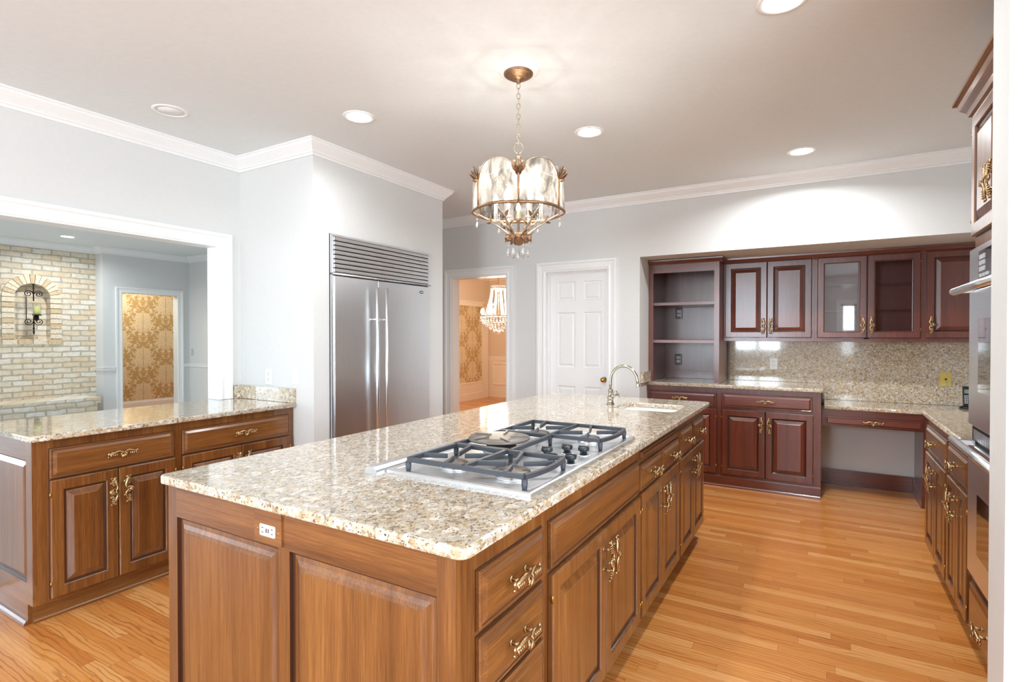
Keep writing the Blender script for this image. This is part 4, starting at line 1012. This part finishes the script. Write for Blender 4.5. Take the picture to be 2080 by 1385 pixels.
# ================================================================== OUTLETS, PHONE
def outlet(label, loc, rz, plate='white_plastic', rec='white_plastic', group=None, w=0.072, h=0.115, kind='duplex'):
    t = thing('electrical_outlet' if kind == 'duplex' else 'light_switch', label, 'outlet' if kind == 'duplex' else 'switch', loc, rz, group)
    MB().rings(-w / 2, -h / 2, w / 2, h / 2, [(0, 0), (0, -0.003), (0.004, -0.006)]).build('plate', plate, t)
    if kind == 'duplex':
        mb = MB()
        for s_ in (-1, 1): mb.prism(rrect(-0.017, s_ * 0.020 - 0.014, 0.017, s_ * 0.020 + 0.014, 0.008, 4), -0.0085, -0.005, 'y')
        mb.build('receptacle', rec, t)
        mb = MB()
        for s_ in (-1, 1):
            for q in (-1, 1): mb.box(q * 0.0065 - 0.0013, -0.009, s_ * 0.020 - 0.002, q * 0.0065 + 0.0013, -0.0084, s_ * 0.020 + 0.008)
            mb.lathe((0, 0, s_ * 0.020 - 0.007), [(0.0025, -0.009), (0.0025, -0.0084)], 8, axis='y')
        mb.build('slots', 'hole_dark', t)
    else:
        MB().box(-0.005, -0.016, -0.004, 0.005, -0.005, 0.012).build('toggle', rec, t)
    return t
outlet('white outlet on the granite backsplash under the wall cabinets', (-0.405, 5.855, 1.120), 0)
plain('bookcase_plate', srgb(120, 92, 92), 0.4); plain('bookcase_receptacle', srgb(196, 186, 190), 0.4)
outlet('upper of two framed outlets inside the open bookcase', (-1.322, 5.857, 1.633), 0, 'dark_glaze', 'bookcase_receptacle')
outlet('lower of two framed outlets inside the open bookcase', (-1.326, 5.857, 1.140), 0, 'dark_glaze', 'bookcase_receptacle')
outlet('white outlet low on the white wall above the peninsula counter', (-3.518, PF - 0.001, 1.093), 0)
outlet('white switch on the white wall, right end of the peninsula counter', (-3.222, PF - 0.001, 1.105), 0, kind='switch')
outlet('small grey light switch on the living room wall right of the doorway', (-9.33, 5.179, 1.110), 0, 'grey_key', kind='switch')
t = thing('phone_jack', 'yellow phone jack plate on the granite backsplash', 'wall plate', (0.930, 5.855, 1.020))
MB().rings(-0.040, -0.060, 0.040, 0.060, [(0, 0), (0, -0.003), (0.003, -0.005)]).build('plate', 'yellow_plate', t)
MB().box(-0.007, -0.008, -0.006, 0.007, -0.0045, 0.006).build('socket', 'hole_dark', t)
ph = thing('cordless_phone', 'black cordless phone upright in its charging base on the desk counter', 'phone', (1.045, 5.700, 0.793))
MB().lathe((0, 0, 0), [(0.050, 0), (0.052, 0.008), (0.046, 0.016), (0.028, 0.024), (0.0, 0.026)], 20).build('charging_base', 'black_plastic', ph)
hs = MB(); tl = Matrix.Rotation(radians(-12), 4, 'X')
def tb(mb, *b):
    k0 = len(mb.v); mb.box(*b)
    for i in range(k0, len(mb.v)): mb.v[i] = tuple(tl @ Vector(mb.v[i]) + Vector((0, 0.0, 0.018)))
tb(hs, -0.024, -0.012, 0.0, 0.024, 0.014, 0.165); hsp = hs.build('handset', 'black_plastic', ph)
m_ = MB(); tb(m_, -0.016, -0.0135, 0.105, 0.016, -0.0115, 0.138); m_.build('screen', 'phone_screen', hsp)
m_ = MB()
for i in range(3):
    for j in range(5): tb(m_, -0.017 + i * 0.0125, -0.0145, 0.022 + j * 0.0145, -0.008 + i * 0.0125, -0.0115, 0.031 + j * 0.0145)
m_.build('keypad', 'grey_key', hsp)
cb = MB(); pts = [(0.93, 5.848, 1.012), (0.93, 5.838, 0.98), (0.931, 5.842, 0.86), (0.925, 5.835, 0.80), (0.90, 5.80, 0.7965), (0.87, 5.78, 0.7965), (0.90, 5.74, 0.7965), (0.96, 5.76, 0.7965), (0.985, 5.73, 0.7965), (1.0, 5.715, 0.7965)]
cb.tube(pts, 0.0018, 6); cb.build('cord', 'grey_key', ph, world=True)

# ================================================================== LIGHTS IN THE CEILING
GL = 'recessed ceiling lights'
def can(label, x, y, on=True, z=CE, pw=5):
    t = thing('recessed_light', label, 'ceiling light', (x, y, z), 0, GL)
    MB().lathe((0, 0, 0), [(0.075, 0.004), (0.072, -0.004), (0.090, -0.006), (0.096, -0.001), (0.096, 0.004)], 32).build('trim_ring', 'trim_paint', t, fix=True)
    MB().lathe((0, 0, 0), [(0.0, -0.0025), (0.074, -0.0025), (0.074, 0.003), (0.0, 0.003)], 32).build('lens', 'lamp_disc' if on else 'trim_paint', t)
    if on:
        l = bpy.data.lights.new('downlight', 'AREA'); l.energy = pw; l.shape = 'DISK'; l.size = 0.14; l.spread = radians(158); l.color = (0.93, 0.97, 1.0)
        o = bpy.data.objects.new('downlight', l); COL.objects.link(o); o.location = (x, y, z - 0.02)
    return t
can('unlit white recessed ceiling light above the left peninsula', -3.365, 1.748, False)
can('glowing recessed ceiling light between the chandelier and the refrigerator wall', -2.457, 2.373)
can('glowing recessed ceiling light just right of the chandelier, over the island sink', -1.329, 3.310, pw=7.5)
can('glowing recessed ceiling light in front of the niche cabinets', -0.132, 4.427, pw=18)
can('glowing recessed ceiling light cut by the top edge of the photo', -0.140, 2.399)
can('small round ceiling light in the living room beyond the opening', -8.85, 3.26, pw=11)

# --- main chandelier
chx, chy = -1.330, 2.362
ch = thing('chandelier', 'lit gilt chandelier with six arched glass panels hanging over the island', 'chandelier', (chx, chy, 1.78))
def C(mb, name, mat, par=ch, fix=True): return mb.build(name, mat, par, world=True, fix=fix)
cx, cy = chx, chy
C(MB().lathe((cx, cy, CE), [(0.105, 0.0), (0.102, -0.010), (0.088, -0.016), (0.076, -0.018), (0.0, -0.018)], 36), 'ceiling_medallion', 'trim_paint')
C(MB().lathe((cx, cy, CE - 0.018), [(0.074, 0.0), (0.074, -0.006), (0.066, -0.012), (0.060, -0.013), (0.050, -0.022), (0.036, -0.028), (0.014, -0.032), (0.010, -0.048), (0.006, -0.05)], 32), 'canopy', 'gilt')
z = CE - 0.066; i = 0; mb = MB()
while z > 2.375:
    mb.ring((cx, cy, z - 0.014), 0.0085, 0.0021, 'r', 14, 0, 1.75, (i % 2) * R90 + 0.5); z -= 0.0255; i += 1
C(mb, 'chain', 'gilt_light')
C(MB().ring((cx, cy, 2.345), 0.022, 0.0035, 'r', 24, 0, 1.25, 0.5).lathe((cx, cy, 2.29), [(0.006, 0), (0.014, 0.008), (0.006, 0.026)], 12), 'hanging_loop', 'gilt_light')
RR = 0.222; ZR, ZS, ZT = 2.020, 2.150, 2.232
A0 = math.atan2(-cy, -cx)
post = [A0 + i * pi / 3 for i in range(6)]
def pan(i, t_, z, extra=0.0):
    """point on panel i (between posts i and i+1), bowed outwards"""
    a, b = post[i], post[i] + pi / 3
    p = Vector((cos(a), sin(a))) * RR; q = Vector((cos(b), sin(b))) * RR
    m = p.lerp(q, t_); nn = Vector((cos((a + b) / 2), sin((a + b) / 2)))
    m = m + nn * (0.038 * sin(pi * t_) + extra); return (cx + m.x, cy + m.y, z)
def topz(t_): return ZS + (ZT - ZS) * (max(0.0, 1 - (abs(2 * t_ - 1)) ** 2.2)) ** 0.62
for i in range(6):
    g = MB(); N_ = 16; rows_ = 6
    for e in (0.0, 0.003):
        base = [g.add([pan(i, 0.02 + 0.96 * j / N_, ZR + (topz(j / N_) - ZR) * r_ / rows_, e) for j in range(N_ + 1)]) for r_ in range(rows_ + 1)]
        for r_ in range(rows_):
            for j in range(N_): g.face((base[r_] + j, base[r_] + j + 1, base[r_ + 1] + j + 1, base[r_ + 1] + j), 0, True)
    C(g, 'glass_panel', 'seeded_glass', fix=False)
    C(MB().tube([pan(i, j / 18, topz(j / 18), 0.0015) for j in range(19)], 0.0038, 6), 'arch_rim', 'gilt_light')
    C(MB().tube([pan(i, j / 12, ZR, 0.002) for j in range(13)], 0.0062, 8, sq=1.3), 'lower_rim', 'gilt')
    a = post[i]; px, py = cx + cos(a) * (RR + 0.003), cy + sin(a) * (RR + 0.003)
    C(MB().tube([(px, py, ZR - 0.005), (px, py, 2.10), (px, py, ZS), (px, py, ZS + 0.02)], [0.0055, 0.0048, 0.0065, 0.010], 8), 'post', 'gilt')
    lf = MB(); o_ = Vector((cos(a), sin(a), 0)); s_ = Vector((-sin(a), cos(a), 0)); b_ = Vector((px, py, ZS - 0.004))
    for (ss, oo, up, wd_) in ((0, 0.016, 0.072, 0.030), (-0.034, 0.014, 0.058, 0.026), (0.034, 0.014, 0.058, 0.026), (-0.020, 0.032, 0.040, 0.020), (0.020, 0.032, 0.040, 0.020), (0.012, -0.012, 0.05, 0.02), (-0.012, -0.012, 0.05, 0.02), (-0.022, 0.02, 0.006, 0.016), (0.022, 0.02, 0.006, 0.016)):
        lf.leaf(b_, b_ + s_ * ss + o_ * oo + Vector((0, 0, up)), wd_, o_, 0.01)
    C(lf, 'leaf_finial', 'gilt')
    # crystal above each finial
    C(MB().ball((px - o_.x * 0.012, py - o_.y * 0.012, ZS + 0.062), 0.009, 8).ball((px - o_.x * 0.016 + s_.x * .012, py - o_.y * 0.016 + s_.y * .012, ZS + 0.05), 0.007, 8), 'crystal_bead', 'crystal')
    # inner top scroll from hub to post
    sc_ = []
    for j in range(15):
        t_ = j / 14; r = 0.012 + (RR - 0.014) * t_; sc_.append((cx + cos(a) * r, cy + sin(a) * r, 2.292 - 0.13 * (t_ ** 1.6) - 0.030 * sin(pi * t_)))
    C(MB().tube(sc_, 0.0035, 6), 'top_arm', 'gilt_light')
    # lower s-arm from bowl to rim
    a2 = a + pi / 6; sa = []
    for j in range(15):
        t_ = j / 14; r = 0.045 + 0.165 * t_ ** 1.1; sa.append((cx + cos(a2) * r, cy + sin(a2) * r, 1.905 + 0.075 * sin(t_ * pi * 0.5) + 0.035 * t_ ** 3))
    C(MB().tube(sa, [0.0050 - 0.002 * j / 14 for j in range(15)], 8), 'lower_arm', 'gilt_light')
    lf = MB(); m_ = Vector(sa[8]); oo2 = Vector((cos(a2), sin(a2), 0)); s2 = Vector((-sin(a2), cos(a2), 0))
    for (ss, ro, up) in ((0.03, 0.006, 0.034), (-0.03, 0.006, 0.030), (0.008, 0.028, -0.006)):
        lf.leaf(m_, m_ + s2 * ss + oo2 * ro + Vector((0, 0, up)), 0.019, oo2, 0.004)
    m_ = Vector(sa[4]); lf.leaf(m_, m_ + s2 * 0.022 - oo2 * 0.004 + Vector((0, 0, 0.026)), 0.016, oo2); lf.leaf(m_, m_ - s2 * 0.022 + Vector((0, 0, 0.022)), 0.016, oo2)
    C(lf, 'leaves', 'gilt')
    # crystal drop near the rim
    e = sa[-1]; C(MB().lathe((e[0], e[1], e[2] - 0.075), [(0.0, 0.0), (0.0045, 0.006), (0.0075, 0.016), (0.005, 0.028), (0.0, 0.038)], 7, smooth=False).ball((e[0], e[1], e[2] - 0.030), 0.005, 7).tube([(e[0], e[1], e[2] - 0.036), (e[0], e[1], e[2])], 0.0008, 5), 'crystal_drop', 'crystal')
    # candle tube + bulb
    bx, by = cx + cos(a2) * 0.115, cy + sin(a2) * 0.115
    C(MB().tube([(bx, by, 1.975), (bx, by, 2.055)], 0.010, 10).lathe((bx, by, 1.968), [(0.006, 0), (0.022, 0.006), (0.024, 0.012), (0.010, 0.012)], 12), 'candle_tube', 'cream_trim')
    C(MB().lathe((bx, by, 2.055), [(0.006, 0), (0.014, 0.016), (0.015, 0.026), (0.009, 0.044), (0.0, 0.060)], 12), 'bulb', 'bulb_glow')
    l = bpy.data.lights.new('chandelier_bulb', 'POINT'); l.energy = 1.0; l.color = (1, 0.93, 0.86); l.shadow_soft_size = 0.006
    o = bpy.data.objects.new('chandelier_bulb', l); COL.objects.link(o); o.location = (cx + cos(a2) * 0.115, cy + sin(a2) * 0.115, 2.125)
C(MB().tube([(cx, cy, 1.90), (cx, cy, 2.30)], 0.006, 10).lathe((cx, cy, 1.97), [(0.006, 0), (0.018, 0.02), (0.008, 0.05), (0.014, 0.07), (0.006, 0.09)], 14), 'stem', 'gilt_light')
C(MB().lathe((cx, cy, 1.852), [(0.0, 0.0), (0.014, 0.002), (0.030, 0.012), (0.045, 0.030), (0.050, 0.048), (0.046, 0.058), (0.012, 0.062)], 20), 'bowl', 'gilt')
ro = MB()
for i in range(6):
    a = A0 + (i + 0.5) * pi / 3; p = Vector((cx + cos(a) * 0.052, cy + sin(a) * 0.052, 1.888)); o_ = Vector((cos(a), sin(a), 0)); s_ = Vector((-sin(a), cos(a), 0))
    ro.ball(p, 0.016, 10); ro.ring(tuple(p + o_ * 0.008), 0.012, 0.0035, 'r', 12, 0, 1.0, a + R90); ro.ring(tuple(p + o_ * 0.013), 0.007, 0.003, 'r', 10, 0, 1.0, a + R90)
    for q in range(5):
        an = q * 2 * pi / 5; ro.leaf(p, p + s_ * 0.026 * cos(an) + Vector((0, 0, 0.026 * sin(an))) + o_ * 0.012, 0.018, o_, 0.004)
    ro.leaf(p + Vector((0, 0, 0.015)), p + o_ * 0.03 + Vector((0, 0, 0.035)), 0.016, o_, 0.0)
C(ro, 'rosettes', 'gilt')
for i in range(6):
    a = A0 + (i + 0.5) * pi / 3; ex, ey = cx + cos(a) * 0.050, cy + sin(a) * 0.050; zt_ = 1.870
    if i in (0, 5, 2, 3) or True:
        C(MB().lathe((ex, ey, zt_ - 0.078), [(0.0, 0.0), (0.006, 0.006), (0.0105, 0.020), (0.007, 0.038), (0.0, 0.052)], 7, smooth=False).ball((ex, ey, zt_ - 0.020), 0.0045, 7).tube([(ex, ey, zt_ - 0.03), (ex, ey, zt_ + 0.01)], 0.0008, 5), 'crystal_drop', 'crystal')
C(MB().lathe((cx, cy, 1.772), [(0.0, 0.0), (0.007, 0.008), (0.012, 0.024), (0.008, 0.044), (0.0, 0.058)], 7, smooth=False).tube([(cx, cy, 1.828), (cx, cy, 1.854)], 0.001, 5), 'crystal_drop', 'crystal')

# --- dining chandelier
dx_, dy_ = -4.66, 7.60
dc_ = thing('crystal_chandelier', 'bright crystal chandelier seen through the dining room opening', 'chandelier', (dx_, dy_, 1.44))
def Dm(mb, name, mat, fix=True): return mb.build(name, mat, dc_, world=True, fix=fix)
Dm(MB().tube([(dx_, dy_, 1.52), (dx_, dy_, CE)], 0.006, 8).lathe((dx_, dy_, CE - 0.04), [(0.0, 0), (0.05, 0.02), (0.06, 0.04)], 16), 'stem', 'gilt')
Dm(MB().ring((dx_, dy_, 2.18), 0.125, 0.010, 'z', 24).ring((dx_, dy_, 2.14), 0.06, 0.008, 'z', 18).ring((dx_, dy_, 1.72), 0.30, 0.012, 'z', 30).ring((dx_, dy_, 1.60), 0.20, 0.010, 'z', 24), 'frame', 'gilt_light')
for i in range(10):
    a = i * 2 * pi / 10; mb = MB()
    for j in range(16):
        t_ = j / 15; r = 0.125 + 0.10 * t_ ** 1.6; mb.ball((dx_ + cos(a) * r, dy_ + sin(a) * r, 2.17 - 0.43 * t_), 0.013, 6)
    for j in range(3): mb.ball((dx_ + cos(a + j * 0.2) * 0.125, dy_ + sin(a + j * 0.2) * 0.125, 2.205), 0.016, 6)
    Dm(mb, 'crystal_strand', 'crystal')
drops = MB()
for rr_, zz, nn2 in ((0.30, 1.68, 34), (0.30, 1.65, 34), (0.27, 1.60, 30), (0.22, 1.555, 24), (0.15, 1.51, 18), (0.08, 1.47, 10)):
    for i in range(nn2):
        a = i * 2 * pi / nn2; drops.ball((dx_ + cos(a) * rr_, dy_ + sin(a) * rr_, zz + random.uniform(-0.008, 0.008)), 0.015, 6, sc=(1, 1, 1.5))
drops.ball((dx_, dy_, 1.445), 0.03, 10)
Dm(drops, 'crystal_skirt', 'crystal')['kind'] = 'stuff'
for i in range(8):
    a = i * 2 * pi / 8 + 0.3; bx, by = dx_ + cos(a) * 0.29, dy_ + sin(a) * 0.29
    Dm(MB().tube([(bx, by, 1.72), (bx, by, 1.76)], 0.012, 8), 'candle_tube', 'cream_trim')
    Dm(MB().lathe((bx, by, 1.76), [(0.008, 0), (0.02, 0.025), (0.016, 0.05), (0.0, 0.085)], 10), 'bulb', 'dining_bulb_glow')
for i in range(4):
    a = i * 2 * pi / 4 + 0.1; bx, by = dx_ + cos(a) * 0.13, dy_ + sin(a) * 0.13
    Dm(MB().lathe((bx, by, 1.88), [(0.008, 0), (0.02, 0.025), (0.016, 0.05), (0.0, 0.085)], 10).tube([(bx, by, 1.72), (bx, by, 1.88)], 0.01, 8), 'bulb', 'dining_bulb_glow')
l = bpy.data.lights.new('dining_bulbs', 'POINT'); l.energy = 80; l.color = (1, 0.88, 0.74); l.shadow_soft_size = 0.16
o = bpy.data.objects.new('dining_bulbs', l); COL.objects.link(o); o.location = (dx_, dy_, 1.95)
